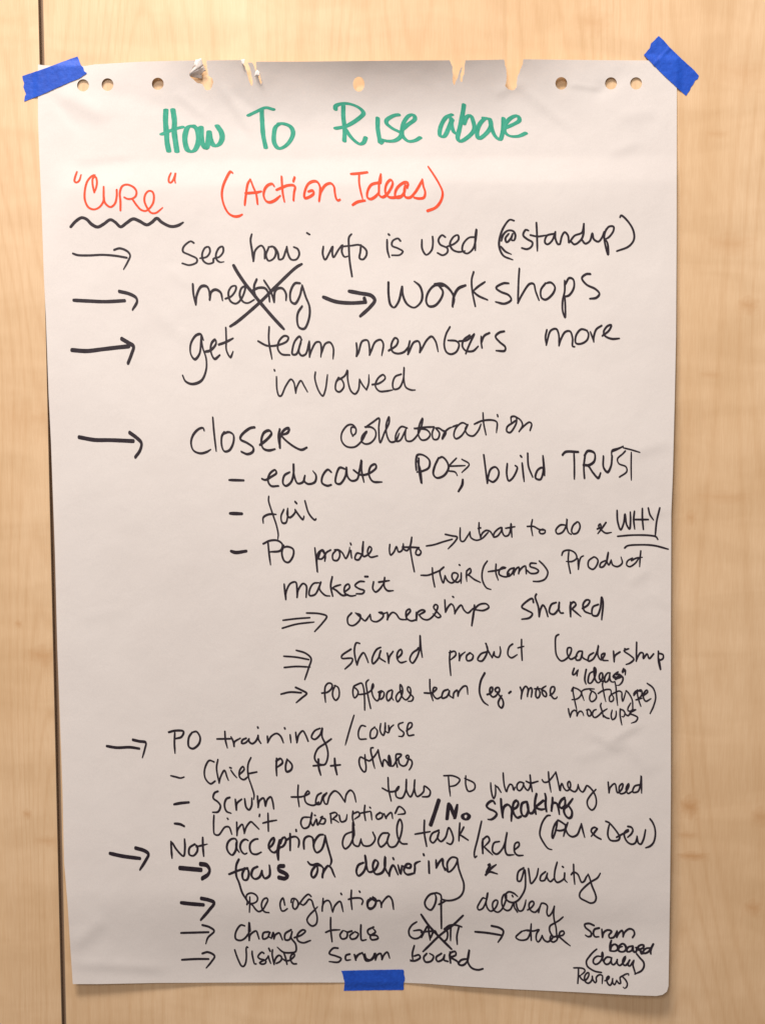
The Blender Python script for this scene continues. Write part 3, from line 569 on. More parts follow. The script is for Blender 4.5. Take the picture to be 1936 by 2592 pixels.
arrow|B||5,5,0:2158 2764 2195 2758 2245 2742 2288 2730;5,5,0:2254 2705 2285 2712 2314 2719 2305 2738 2268 2778
handwritten_word|B|black written "what"|5,4.5,60:2329 2672 2328 2715 2332 2738 2345 2741 2365 2715 2378 2692;5,4.5,60:2378 2692 2382 2720 2410 2735 2440 2725 2470 2695;5,4.5,60:2424 2646 2424 2685 2431 2720;5,4.5,60:2431 2720 2440 2700 2460 2685 2480 2690 2498 2720;5,4.5,60:2420 2675 2432 2672;5,4.5,60:2535 2670 2520 2678 2500 2700 2498 2718 2515 2715 2535 2690 2540 2671;5,4.5,60:2540 2671 2542 2695 2555 2714 2572 2710 2582 2685 2586 2650 2588 2685 2590 2718;5,4.5,60:2558 2674 2605 2666
handwritten_word|B|black written "to"|5,4.5,60:2694 2630 2688 2665 2695 2712;5,4.5,60:2668 2665 2700 2665 2728 2680 2760 2685;5,4.5,60:2740 2680 2728 2690 2735 2701 2755 2699 2759 2685 2745 2678
handwritten_word|B|black written "do"|5.5,4.5,60:2860 2658 2835 2658 2812 2685 2820 2702 2845 2695 2865 2660 2869 2626 2868 2670 2878 2698 2890 2705;5.5,4.5,60:2920 2642 2900 2660 2892 2690 2900 2702 2920 2698 2935 2665 2925 2642 2912 2646
handwritten_word|B|black written "their"|5.2,4.6,60:2188 2875 2190 2918 2200 2971;5.2,4.6,60:2130 2912 2165 2912 2198 2900 2227 2887 2246 2871;5.2,4.6,60:2246 2871 2227 2889 2231 2922 2243 2951 2252 2914;5.2,4.6,60:2252 2914 2252 2914 2264 2939 2285 2951 2305 2939 2318 2910 2307 2900 2291 2902 2287 2922 2301 2943 2318 2947 2332 2931;5.2,4.6,60:2324 2859 2327 2861;5.2,4.6,60:2334 2900 2333 2953;5.2,4.6,60:2361 2891 2360 2922 2362 2943;5.2,4.6,60:2361 2891 2379 2877 2383 2894 2367 2912;5.2,4.6,60:2367 2912 2369 2910 2400 2933 2431 2948
handwritten_word|B|black written "(teams)"|5.2,4.6,60:2466 2840 2449 2865 2439 2906 2443 2943 2462 2976 2484 2984;5.2,4.6,60:2510 2856 2509 2898 2521 2937;5.2,4.6,60:2470 2894 2515 2887 2548 2877 2560 2875 2544 2871 2528 2885 2525 2906 2544 2918 2569 2918 2577 2902;5.2,4.6,60:2602 2875 2581 2881 2567 2902 2571 2918 2589 2906 2602 2877;5.2,4.6,60:2602 2877 2600 2889 2600 2910;5.2,4.6,60:2600 2910 2600 2902 2614 2877 2626 2871 2624 2904;5.2,4.6,60:2624 2904 2626 2894 2647 2869 2659 2865 2661 2881 2663 2904;5.2,4.6,60:2663 2904 2663 2885 2684 2902 2717 2900 2725 2889 2709 2877 2682 2867 2684 2852 2713 2852;5.2,4.6,60:2729 2840 2754 2865 2772 2898 2758 2931 2729 2943 2698 2943
handwritten_word|B|black written "ampersand sign"|5.5,4.5,60:3022 2678 3040 2668 3038 2652 3028 2662 3045 2685 3065 2699 3094 2695;5.5,4.5,60:3066 2645 3045 2675 3024 2702
handwritten_word|B|black written "WHY"|5.5,5,60:3122 2584 3125 2640 3140 2682 3155 2650 3162 2602 3170 2655 3185 2678 3190 2635 3189 2592;5.5,5,60:3210 2588 3206 2630 3211 2678;5.5,5,60:3250 2574 3250 2625 3255 2680;5.5,5,60:3204 2630 3280 2630;5.5,5,60:3280 2572 3288 2605 3306 2632;5.5,5,60:3338 2571 3322 2640 3315 2712
underline|B||5,5,0:3125 2715 3200 2709 3290 2711 3320 2718 3328 2731
underline|B||6,5,0:3161 2774 3172 2764 3240 2758 3310 2762 3380 2780
handwritten_word|B|black written "Product"|5,4.5,60:2842 2812 2850 2792 2880 2785 2910 2800 2918 2825 2895 2842 2865 2842;5,4.5,60:2878 2790 2875 2840 2886 2902;5,4.5,60:2924 2828 2925 2855 2926 2882;5,4.5,60:2926 2882 2932 2840 2940 2820 2952 2814;5,4.5,60:3005 2818 2978 2840 2978 2870 3000 2882 3020 2860 3025 2835 3010 2820 2998 2822;5,4.5,60:3062 2838 3040 2850 3035 2870 3050 2870 3070 2840 3078 2795 3070 2840 3080 2860 3092 2835;5,4.5,60:3092 2835 3100 2860 3125 2868 3148 2850 3142 2820;5,4.5,60:3200 2825 3175 2840 3170 2860 3185 2869 3215 2850 3232 2825;5,4.5,60:3242 2789 3238 2830 3236 2869;5,4.5,60:3195 2838 3220 2825 3250 2821
arrow|B||5,5,0:1433 3140 1500 3132 1568 3127;5,5,0:1430 3180 1500 3160 1590 3149;5,5,0:1552 3103 1620 3107 1654 3120 1633 3153 1593 3197
handwritten_word|B|black written "ownership"|5.5,4.5,50:1780 3103 1760 3127 1764 3160 1787 3167 1820 3140 1824 3113 1800 3103;5.5,4.5,50:1800 3103 1834 3133 1847 3143 1874 3110;5.5,4.5,50:1874 3110 1880 3140 1907 3147 1940 3120 1934 3099 1917 3100;5.5,4.5,50:1917 3100 1934 3107 1960 3100;5.5,4.5,50:1960 3100 1962 3110 1960 3137;5.5,4.5,50:1960 3137 1967 3120 1987 3100 2004 3107 2024 3133 2057 3137;5.5,4.5,50:2057 3137 2057 3120 2077 3093 2074 3083 2057 3093 2057 3127 2080 3143 2107 3137;5.5,4.5,50:2107 3100 2107 3140;5.5,4.5,50:2107 3140 2114 3100 2140 3087 2151 3093 2120 3113;5.5,4.5,50:2120 3113 2140 3133 2167 3137 2201 3107 2215 3067 2204 3060 2194 3073 2214 3100 2231 3120 2217 3127 2191 3107;5.5,4.5,50:2251 3037 2254 3100;5.5,4.5,50:2254 3100 2267 3073 2284 3057 2297 3073 2301 3107;5.5,4.5,50:2301 3107 2307 3093 2334 3063 2347 3087 2367 3103 2394 3080;5.5,4.5,50:2291 3020 2295 3023;5.5,4.5,50:2401 3063 2397 3107 2387 3167;5.5,4.5,50:2387 3167 2401 3087 2427 3060 2461 3057 2474 3073 2447 3090 2407 3087
arrow|B||5,5,0:1437 3322 1500 3327 1563 3339;5,5,0:1440 3379 1500 3374 1570 3377;5,5,0:1500 3292 1547 3307 1575 3334 1563 3380 1543 3440
handwritten_word|B|black written "shared"|5.5,4.5,50:1777 3286 1730 3320 1730 3332 1784 3334 1780 3354 1746 3387;5.5,4.5,50:1820 3257 1804 3254 1794 3287 1800 3340 1807 3366;5.5,4.5,50:1807 3366 1817 3334 1840 3304 1854 3327 1864 3354;5.5,4.5,50:1927 3277 1907 3287 1884 3334 1887 3360 1914 3334 1927 3294;5.5,4.5,50:1927 3294 1920 3327 1950 3350;5.5,4.5,50:1960 3307 1964 3327 1967 3357;5.5,4.5,50:1967 3357 1970 3327 1990 3297;5.5,4.5,50:2010 3334 2034 3307 2030 3287 2014 3300 2010 3334 2027 3354 2057 3347;5.5,4.5,50:2114 3287 2087 3307 2074 3340 2087 3357 2110 3327 2124 3280 2126 3217 2130 3280 2137 3327;5.5,4.5,50:2107 3294 2117 3280
handwritten_word|B|black written "product"|5.5,4.5,50:2279 3294 2275 3334 2281 3419;5.5,4.5,50:2274 3304 2301 3297 2307 3314 2281 3340;5.5,4.5,50:2324 3307 2324 3344;5.5,4.5,50:2324 3344 2331 3320 2354 3300;5.5,4.5,50:2381 3304 2361 3320 2364 3344 2387 3340 2394 3317 2374 3304;5.5,4.5,50:2461 3300 2434 3310 2417 3340 2437 3347 2461 3314 2467 3280 2457 3257;5,4.5,60:2460 3257 2467 3287 2490 3330;5,4.5,60:2490 3330 2500 3300;5,4.5,60:2500 3300 2503 3320 2523 3327 2533 3300 2530 3274;5,4.5,60:2594 3260 2577 3274 2570 3314 2587 3330 2617 3314;5,4.5,60:2639 3237 2639 3287 2642 3342;5,4.5,60:2620 3280 2650 3272
arrow|B||5.5,5.5,0:1423 3514 1467 3504 1525 3507;5.5,5.5,0:1497 3480 1533 3497 1553 3510 1527 3534 1500 3557
handwritten_word|B|black written "PO"|5.4,4.6,60:1629 3509 1658 3504 1680 3482 1680 3463 1663 3458 1648 3473 1644 3507 1648 3555;5.4,4.6,60:1697 3470 1685 3497 1685 3526 1699 3545 1714 3531 1717 3497 1709 3477 1692 3470
handwritten_word|B|black written "offloads"|5.2,4.4,60:1789 3477 1786 3507 1794 3533 1808 3521 1813 3502 1801 3485 1789 3477 1813 3463 1830 3458 1840 3482 1845 3536 1846 3594;5.2,4.4,60:1866 3441 1854 3453 1857 3492 1866 3540 1876 3586;5.2,4.4,60:1818 3516 1852 3511 1876 3497 1891 3473 1888 3461 1881 3487 1891 3531 1910 3548 1924 3516 1915 3504;5.2,4.4,60:1915 3504 1934 3497 1920 3516 1924 3540 1939 3531 1944 3507 1934 3497;5.2,4.4,60:1983 3492 1963 3502 1956 3526 1963 3548 1980 3531 1987 3497;5.2,4.4,60:1987 3497 1985 3507 1983 3531 1992 3545;5.2,4.4,60:2033 3497 2016 3507 2004 3531 2012 3553 2029 3531 2038 3497 2033 3473 2026 3465 2026 3497 2038 3531 2055 3543 2077 3516 2075 3482 2065 3477 2062 3492 2079 3516 2092 3531 2084 3548 2065 3550
handwritten_word|B|black written "team"|5.5,4.5,60:2175 3440 2177 3494 2191 3547;5.5,4.5,60:2147 3508 2187 3507 2211 3484 2197 3480 2191 3514 2211 3537 2234 3527;5.5,4.5,60:2267 3490 2244 3500 2237 3534 2261 3527 2274 3497;5.5,4.5,60:2274 3497 2274 3520 2294 3534;5.5,4.5,60:2294 3534 2297 3507 2314 3494 2317 3524;5.5,4.5,60:2317 3524 2324 3500 2347 3474 2361 3474 2367 3514
handwritten_word|B|black written "(eg."|6,5,60:2465 3516 2478 3512 2492 3496 2492 3479 2482 3482 2478 3498 2483 3519 2495 3529 2511 3521 2519 3504;6,5,60:2519 3504 2519 3504 2509 3501 2505 3491 2514 3481 2525 3482 2528 3496 2521 3511 2532 3526 2544 3544 2547 3567 2538 3584 2526 3575 2521 3557 2528 3539 2539 3521;6,5,60:2575 3509 2585 3501;6.5,5,60:2453 3407 2433 3447 2427 3507 2447 3553 2470 3570
handwritten_word|B|black written "shared"|6,5,60:2699 3050 2694 3030 2667 3043 2640 3073 2667 3090 2694 3107 2680 3127 2640 3135;6,5,60:2714 3008 2708 3020 2724 3073 2728 3121;6,5,60:2728 3121 2734 3087 2747 3063 2760 3080 2772 3121;6,5,60:2814 3050 2790 3060 2780 3100 2800 3110 2827 3080 2830 3050;6,5,60:2830 3050 2827 3080 2837 3103 2850 3103;6,5,60:2887 3050 2887 3087 2887 3121;6,5,60:2887 3121 2887 3060 2904 3047 2914 3060 2894 3083;6,5,60:2894 3083 2914 3100 2939 3121;6,5,60:2947 3080 2974 3063 2984 3040 2967 3037 2950 3060 2957 3093 2987 3107;6,5,60:3027 3060 3000 3073 2997 3113 3020 3117 3037 3080 3044 3023 3051 3047 3044 3137
handwritten_word|B|black written "leadership"|5.5,4.5,60:2827 3212 2814 3220 2810 3267 2817 3320 2840 3346 2867 3334 2887 3307 2890 3280 2874 3280 2870 3307 2887 3337 2920 3320;5.5,4.5,60:2947 3297 2930 3297 2917 3314 2914 3340 2934 3340 2947 3300;5.5,4.5,60:2947 3300 2947 3327 2974 3344;5.5,4.5,60:3004 3304 2980 3320 2977 3347 3000 3337 3020 3300 3028 3267 3024 3314 3040 3340 3057 3320 3061 3307 3044 3314 3047 3340 3077 3344;5.5,4.5,60:3104 3297 3107 3350;5.5,4.5,60:3107 3350 3111 3320 3137 3300;5.5,4.5,60:3181 3284 3157 3294 3187 3317 3207 3337 3187 3357 3167 3364;5.5,4.5,60:3221 3252 3219 3347;5.5,4.5,60:3219 3347 3219 3344 3241 3304 3254 3307 3254 3334 3274 3310 3284 3334 3307 3310;5.5,4.5,60:3331 3297 3331 3347 3342 3390 3334 3334;5.5,4.5,60:3331 3307 3354 3314 3354 3334 3334 3344;5.5,4.5,60:3161 3284 3166 3287
handwritten_word|B|black written "Ideas"|5.2,4.8,0:2905 3383 2897 3411 2901 3417 2913 3408 2925 3390 2921 3402 2919 3422;5.2,4.8,0:2966 3389 2960 3421 2959 3445 2965 3463;5.2,4.8,0:3000 3400 2985 3408 2976 3437 2977 3456 2988 3459 3002 3442 3013 3413 3014 3387 3007 3378 3005 3396 3007 3421 3014 3445 3026 3457 3041 3447;5.2,4.8,0:3041 3447 3049 3428 3047 3408 3040 3406 3032 3421 3035 3440 3048 3450 3058 3442;5.2,4.8,0:3086 3407 3076 3406 3063 3421 3058 3440 3062 3453 3072 3450 3082 3433 3085 3413;5.2,4.8,0:3085 3413 3085 3413 3085 3437 3092 3450 3102 3453 3109 3450;5.2,4.8,0:3126 3402 3111 3413 3102 3425 3111 3433 3131 3421;5.2,4.8,0:3104 3423 3121 3430 3143 3421;5.2,4.8,0:3109 3430 3131 3433 3148 3425 3152 3435 3148 3452 3131 3469 3121 3469;5.2,4.8,0:3118 3416 3131 3413 3148 3423;5.2,4.8,0:3114 3440 3131 3430 3140 3425;5.2,4.8,0:3155 3384 3150 3396 3149 3406 3162 3389 3164 3401 3163 3417
handwritten_word|B|black written "more"|5.2,4.8,60:2632 3479 2640 3501 2637 3538;5.2,4.8,60:2637 3538 2638 3524 2648 3488 2660 3474 2671 3486 2669 3526;5.2,4.8,60:2669 3526 2669 3516 2678 3488 2687 3481 2692 3493 2688 3528;5.2,4.8,60:2721 3477 2712 3498 2712 3526 2720 3534 2731 3521 2730 3498 2717 3486;5.2,4.8,60:2704 3487 2725 3486 2743 3488;5.2,4.8,60:2762 3473 2745 3484 2740 3491 2755 3498 2765 3511 2763 3526 2753 3524 2743 3506 2743 3491;5.2,4.8,60:2782 3520 2798 3509 2807 3491 2804 3477 2791 3478 2784 3496 2788 3519 2804 3537 2814 3535 2819 3528
handwritten_word|B|black written "prototype)"|4.8,4.2,60:2901 3479 2899 3496 2904 3529 2913 3571 2919 3598;4.8,4.2,60:2892 3498 2899 3482 2920 3487 2937 3499 2942 3510 2934 3527 2917 3539 2894 3542;4.8,4.2,60:2944 3498 2943 3510 2949 3529 2955 3546;4.8,4.2,60:2942 3500 2956 3491 2985 3487 3007 3488;4.8,4.2,60:2995 3498 2985 3520 2984 3542 2993 3552 3007 3546 3018 3529 3012 3510 2997 3499 2985 3494;4.8,4.2,60:3052 3450 3048 3462 3053 3496 3059 3529 3065 3552;4.8,4.2,60:3026 3511 3046 3498 3070 3490 3089 3492 3092 3503 3091 3515;4.8,4.2,60:3093 3515 3083 3529 3085 3549 3093 3552 3104 3542 3103 3527 3094 3517;4.8,4.2,60:3111 3452 3116 3476 3118 3505 3122 3546 3125 3571;4.8,4.2,60:3094 3515 3114 3505 3133 3498 3145 3505 3146 3529 3150 3551 3157 3534 3167 3498;4.8,4.2,60:3167 3498 3167 3496 3181 3510 3198 3542 3201 3571 3198 3597 3177 3598 3177 3585 3191 3559;4.8,4.2,60:3225 3492 3225 3515 3232 3546 3242 3575;4.8,4.2,60:3206 3513 3215 3500 3227 3496 3240 3500;5,4.5,60:3207 3520 3221 3503 3244 3493 3247 3517 3227 3540 3217 3543;5,4.5,60:3217 3543 3247 3535;5,4.5,60:3257 3520 3277 3503 3273 3493 3261 3503 3254 3527 3267 3550 3293 3537;5,4.5,60:3274 3459 3304 3483 3317 3527 3307 3573 3289 3612
handwritten_word|B|black written "mockups"|5,4.5,60:2876 3588 2879 3608 2885 3631;5,4.5,60:2885 3631 2885 3631 2893 3605 2907 3595 2917 3603 2919 3624;5,4.5,60:2919 3624 2919 3624 2928 3605 2939 3600 2948 3608 2953 3623;5,4.5,60:2968 3595 2979 3591 2990 3605 2989 3621 2979 3625 2972 3613 2973 3595 2977 3589;5,4.5,60:3016 3592 3005 3596 2997 3613 3002 3629 3013 3632 3032 3619 3046 3605 3072 3588;5,4.5,60:3042 3560 3038 3571 3045 3597 3053 3629;5,4.5,60:3053 3629 3050 3619 3066 3633 3081 3637;5,4.5,60:3097 3595 3092 3621 3098 3643 3112 3635 3118 3613 3117 3600;5,4.5,60:3138 3589 3137 3619 3141 3645 3146 3669;5,4.5,60:3138 3591 3152 3595 3162 3611 3154 3629 3146 3627;5,4.5,60:3162 3613 3177 3623 3189 3611 3197 3595 3216 3593;5,4.5,60:3216 3593 3186 3611 3208 3621 3226 3632 3218 3651 3194 3661
arrow|B||7.5,5,90:541 3777 593 3785 660 3783 707 3790;7.5,5,90:673 3745 707 3753 739 3759 734 3793 722 3835
handwritten_word|B|black written "PO"|6.5,5,60:855 3707 887 3699 930 3703 920 3730 887 3740;6.5,5,60:886 3710 884 3760 887 3813;6.5,5,60:974 3707 957 3733 957 3780 977 3790 1007 3767 1014 3733 994 3703 977 3707
handwritten_word|B|black written "training"|5.5,5,60:1139 3703 1142 3747 1152 3787;5.5,5,60:1099 3741 1167 3740;5.5,5,60:1170 3730 1180 3750 1186 3779;5.5,5,60:1186 3779 1187 3757 1217 3737;5.5,5,60:1247 3737 1227 3747 1224 3763 1244 3760 1261 3740;5.5,5,60:1261 3740 1261 3753 1277 3765 1297 3750 1307 3723;5.5,5,60:1307 3723 1309 3743 1321 3763;5.5,5,60:1305 3681 1307 3685;5.5,5,60:1354 3727 1355 3760;5.5,5,60:1355 3760 1374 3727 1401 3713 1421 3727 1435 3760;5.5,5,60:1441 3685 1443 3689;5.5,5,60:1469 3720 1473 3760;5.5,5,60:1497 3707 1503 3760;5.5,5,60:1503 3760 1513 3720 1533 3700 1547 3720 1560 3752;5.5,5,60:1620 3687 1593 3700 1577 3733 1593 3743 1620 3720 1632 3685 1630 3727 1654 3780 1660 3827 1644 3870 1614 3867 1593 3840 1607 3793 1647 3763 1677 3741
handwritten_word|B|black written "/course"|5,4.5,60:1792 3621 1770 3693 1748 3772;5,4.5,60:1850 3677 1830 3673 1814 3707 1820 3740 1854 3741;5,4.5,60:1897 3680 1877 3700 1877 3737 1900 3733 1910 3700 1894 3680;5,4.5,60:1927 3663 1924 3700 1940 3723 1950 3687 1950 3660;5,4.5,60:1950 3660 1950 3700 1964 3710;5,4.5,60:1967 3673 1968 3708;5,4.5,60:1968 3708 1977 3683 1992 3670;5,4.5,60:2040 3657 2017 3667 2020 3687 2044 3710 2037 3727 2017 3727;5,4.5,60:2057 3700 2084 3677 2084 3660 2070 3660 2060 3693 2067 3723 2094 3720
dash|B||5.5,5,0:866 3927 894 3934 914 3939 932 3934
handwritten_word|B|black written "Chief"|5.5,4.5,60:1084 3857 1060 3850 1037 3894 1040 3940 1067 3968 1090 3954;5.5,4.5,60:1104 3845 1097 3887 1110 3964;5.5,4.5,60:1110 3964 1117 3934 1137 3900 1150 3934 1157 3950;5.5,4.5,60:1164 3886 1171 3888;5.5,4.5,60:1170 3900 1184 3920 1199 3937;5.5,4.5,60:1214 3920 1237 3894 1231 3880 1214 3900 1214 3934 1234 3947 1261 3927;5.5,4.5,60:1271 3835 1257 3867 1257 3927 1274 3980 1287 4027 1284 4047;5.5,4.5,60:1257 3917 1301 3908
handwritten_word|B|black written "PO"|6.5,5,60:1401 3840 1399 3880 1401 3927;6.5,5,60:1397 3854 1421 3840 1431 3860 1404 3884;6.5,5,60:1454 3843 1446 3880 1451 3907 1474 3897 1479 3874 1454 3843
handwritten_word|B|black written "two plus signs"|6,5.5,0:1612 3843 1614 3887 1624 3924;6,5.5,0:1587 3877 1644 3872;6,5.5,0:1694 3839 1697 3880 1706 3922;6,5.5,0:1675 3877 1722 3872
handwritten_word|B|black written "others"|5.2,4.8,60:1847 3820 1849 3852 1853 3882 1850 3904 1843 3908 1830 3895 1820 3873 1818 3847 1825 3832 1838 3838 1856 3847 1869 3852 1884 3841 1902 3819 1914 3796;5.2,4.8,60:1914 3796 1914 3796 1921 3834 1937 3881 1939 3856 1945 3845 1956 3854 1967 3873 1976 3878 1978 3856 1969 3823 1966 3832 1969 3858 1976 3875 1989 3878 2002 3858 2013 3841 2028 3828 2031 3819 2019 3817 2006 3819 2004 3847 2011 3883;5.2,4.8,60:1889 3785 1878 3787 1877 3804 1884 3834 1891 3869 1897 3890;5.2,4.8,60:2017 3841 2021 3865 2039 3878 2054 3873 2065 3849 2069 3828 2063 3823 2054 3830 2063 3841 2080 3847 2086 3860 2080 3884 2071 3897
dash|B||7.5,6,90:882 4072 914 4066 957 4062
handwritten_word|B|black written "Scrum"|6,5,60:1104 4006 1087 4014 1080 4040 1104 4060 1117 4080 1104 4110 1077 4112;6,5,60:1164 4037 1147 4044 1137 4074 1147 4107 1170 4117;6,5,60:1192 4047 1197 4100;6,5,60:1197 4100 1200 4067 1224 4046;6,5,60:1239 4044 1247 4087 1261 4100 1274 4080 1275 4040;6,5,60:1304 4030 1307 4087;6,5,60:1307 4087 1314 4054 1334 4040 1344 4080;6,5,60:1344 4080 1354 4047 1371 4034 1381 4060 1386 4095
handwritten_word|B|black written "team"|5.5,4.5,60:1510 3975 1508 4027 1515 4084;5.5,4.5,60:1475 4035 1533 4032 1567 4014 1560 4004 1543 4027 1550 4064 1587 4077 1614 4060;5.5,4.5,60:1627 4014 1607 4027 1600 4070 1620 4070 1637 4027 1654 4014;5.5,4.5,60:1654 4014 1637 4040 1647 4070 1657 4070;5.5,4.5,60:1657 4070 1670 4027 1694 4004 1714 4014 1746 4060;5.5,4.5,60:1746 4060 1754 4020 1774 4000 1790 4014 1802 4060
handwritten_word|B|black written "tells"|5.5,4.5,60:1964 3937 1967 3994 1980 4055;5.5,4.5,60:1935 3990 1974 4008 2010 4000 2020 3980 2004 4000 2007 4034 2034 4040 2054 4000 2057 3944 2057 4000 2077 4034 2094 4000 2099 3946 2097 3994 2111 4032 2144 4007 2147 3980 2177 4004 2171 4030 2137 4034
handwritten_word|B|black written "PO"|5,4.5,60:2246 3927 2294 3928 2327 3947 2307 3974 2274 3982;5,4.5,60:2269 3930 2273 3980 2279 4030;5,4.5,60:2357 3927 2357 3974 2371 4006 2401 3994 2401 3967 2351 3940
handwritten_word|B|black written "what"|5.2,4.6,60:2483 3963 2485 3996 2492 4031 2498 4043 2506 4027 2508 3996 2506 3975;5.2,4.6,60:2506 3975 2506 3977 2518 3985 2535 4011;5.2,4.6,60:2546 3913 2548 3947 2553 3982 2563 4008 2569 3989 2581 3970 2592 3975 2599 4001 2606 3985;5.2,4.6,60:2643 3961 2629 3959 2616 3973 2618 3996 2629 4003 2643 3989 2650 3964;5.2,4.6,60:2650 3964 2648 3964 2657 3989 2671 4001 2681 3985 2685 3961;5.2,4.6,60:2682 3924 2686 3964 2693 4007;5.2,4.6,60:2662 3955 2685 3964 2722 3955
handwritten_word|B|black written "they"|5.2,4.6,60:2775 3908 2778 3950 2788 4010;5.2,4.6,60:2743 3947 2751 3959 2769 3959 2790 3940 2812 3908;5.2,4.6,60:2812 3908 2812 3908 2822 3950 2834 4003 2837 3978 2843 3966 2853 3989 2867 4003 2881 3996 2887 3971 2881 3955 2873 3963 2874 3982 2888 3999 2909 4008 2920 3996 2925 3971;5.2,4.6,60:2925 3971 2925 3973 2934 3999 2948 4010 2959 3996 2969 3977 2983 3985 3002 4008 3015 4038 3016 4073 3004 4096 2994 4101 2976 4084 2971 4056 2987 4027 3015 3996
handwritten_word|B|black written "need"|5.5,4.5,60:3077 3960 3081 4013;5.5,4.5,60:3081 4013 3087 3987 3111 3967 3124 4013 3147 3993 3151 3967 3134 3980 3137 4017 3161 4013 3181 3980 3181 3967 3167 3993 3177 4017 3197 4007;5.5,4.5,60:3234 3973 3211 3980 3201 4010 3227 4007 3241 3967 3244 3927 3246 4015
handwritten_word|B|black written "(AM and Dev)"|6,4.8,60:2784 4128 2770 4129 2747 4158 2734 4197 2732 4228 2751 4267 2774 4296 2792 4301;6,4.8,60:2823 4152 2807 4174 2796 4208 2793 4236 2796 4244 2807 4220 2815 4189 2822 4154;6,4.8,60:2822 4154 2822 4152 2844 4164 2865 4183 2859 4197 2836 4205 2815 4203;6,4.8,60:2873 4164 2861 4197 2851 4234;6,4.8,60:2863 4174 2861 4193 2875 4224 2896 4236 2920 4226 2933 4197 2942 4170;6,4.8,60:2942 4170 2942 4170 2949 4205 2958 4238;6,4.8,60:3022 4195 3003 4220 2991 4234;6,4.8,60:3020 4195 3009 4188 2995 4195 2991 4208 3003 4224 3022 4239 3040 4248;6,4.8,60:3065 4158 3080 4164 3104 4189 3127 4220 3136 4236 3131 4251 3111 4257 3088 4253 3076 4232 3076 4205 3082 4177;6,4.8,60:3119 4239 3146 4224 3177 4207 3181 4202 3169 4205 3158 4220 3162 4243 3177 4265 3197 4274 3214 4267 3223 4234;6,4.8,60:3223 4234 3223 4234 3229 4267 3241 4274 3255 4251 3266 4201;6,4.8,60:3176 4184 3193 4187 3202 4201 3195 4220 3175 4239;6,4.8,60:3289 4146 3301 4162 3313 4193 3315 4232 3305 4267 3288 4284 3266 4292
handwritten_word|B|black written "/Role"|5.5,5,60:2437 4157 2417 4247 2400 4320 2403 4342 2412 4334;5.5,5,60:2443 4247 2443 4320;5.5,5,60:2443 4320 2443 4254 2467 4234 2477 4254 2450 4287;5.5,5,60:2450 4287 2463 4300 2493 4328;5.5,5,60:2527 4260 2500 4267 2493 4310 2513 4324 2540 4300 2557 4260 2566 4212 2557 4267 2557 4307 2567 4327 2600 4327;5.5,5,60:2607 4300 2627 4280 2624 4264 2607 4270 2604 4314 2620 4330 2647 4330
handwritten_word|B|black written "sneaking"|7.5,5.5,50:2504 4068 2495 4054 2478 4059 2462 4080 2474 4094 2499 4105 2514 4119 2506 4135 2485 4149 2469 4148;7.5,5.5,50:2535 4045 2537 4084 2544 4138;7.5,5.5,50:2544 4138 2543 4119 2551 4084 2569 4073 2583 4084 2590 4105 2588 4133 2587 4157;7.5,5.5,50:2593 4098 2614 4087 2623 4066 2614 4052 2600 4063 2595 4098 2604 4126 2618 4140 2636 4133;7.5,5.5,50:2662 4059 2643 4066 2636 4098 2643 4126 2657 4133 2671 4112 2672 4077 2667 4059;7.5,5.5,50:2667 4059 2671 4091 2681 4117 2695 4115 2706 4094;7.5,5.5,50:2715 4019 2708 4049 2706 4084 2711 4120;7.5,5.5,50:2750 4052 2720 4077 2706 4087;7.5,5.5,50:2706 4087 2716 4091 2737 4098 2762 4094;7.5,5.5,50:2758 4019 2762 4038 2760 4070 2765 4108;7.5,5.5,50:2796 4038 2794 4073 2790 4105;7.5,5.5,50:2790 4105 2797 4066 2815 4066 2825 4091 2830 4122;7.5,5.5,50:2857 4038 2839 4052 2829 4077 2839 4091 2857 4080 2860 4049;7.5,5.5,50:2846 4091 2864 4087 2881 4066 2898 4043;7.5,5.5,50:2878 4080 2894 4108 2890 4136 2878 4142 2860 4126 2853 4101 2867 4077
dash|B||7,5,90:884 4169 914 4173 934 4183
handwritten_word|B|black written "Limit"|5.5,4.5,60:1084 4127 1082 4180 1087 4223 1107 4227 1140 4187 1160 4187 1174 4223;5.5,4.5,60:1152 4143 1155 4147;5.5,4.5,60:1199 4163 1200 4230;5.5,4.5,60:1200 4230 1204 4200 1227 4173 1237 4220;5.5,4.5,60:1237 4220 1247 4187 1271 4160 1287 4173 1311 4197;5.5,4.5,60:1315 4123 1313 4133;5.5,4.5,60:1357 4117 1359 4207;5.5,4.5,60:1331 4167 1361 4159 1401 4152
arrow|B||10,7,90:557 4320 620 4334 710 4346;10,7,90:687 4293 733 4307 753 4324 740 4354 710 4402
handwritten_word|B|black written "Not"|6,5,30:867 4260 868 4293 872 4346;6,5,30:874 4267 894 4300 930 4334 937 4293 935 4247;6,5,30:987 4273 960 4293 960 4327 980 4332 1000 4307 997 4280 980 4277;6,5,30:1027 4239 1028 4287 1032 4335;6,5,30:994 4287 1050 4273
arrow|B||12,7,90:910 4394 954 4398 1020 4404;12,7,90:1014 4374 1047 4380 1062 4404 1054 4427 1024 4447
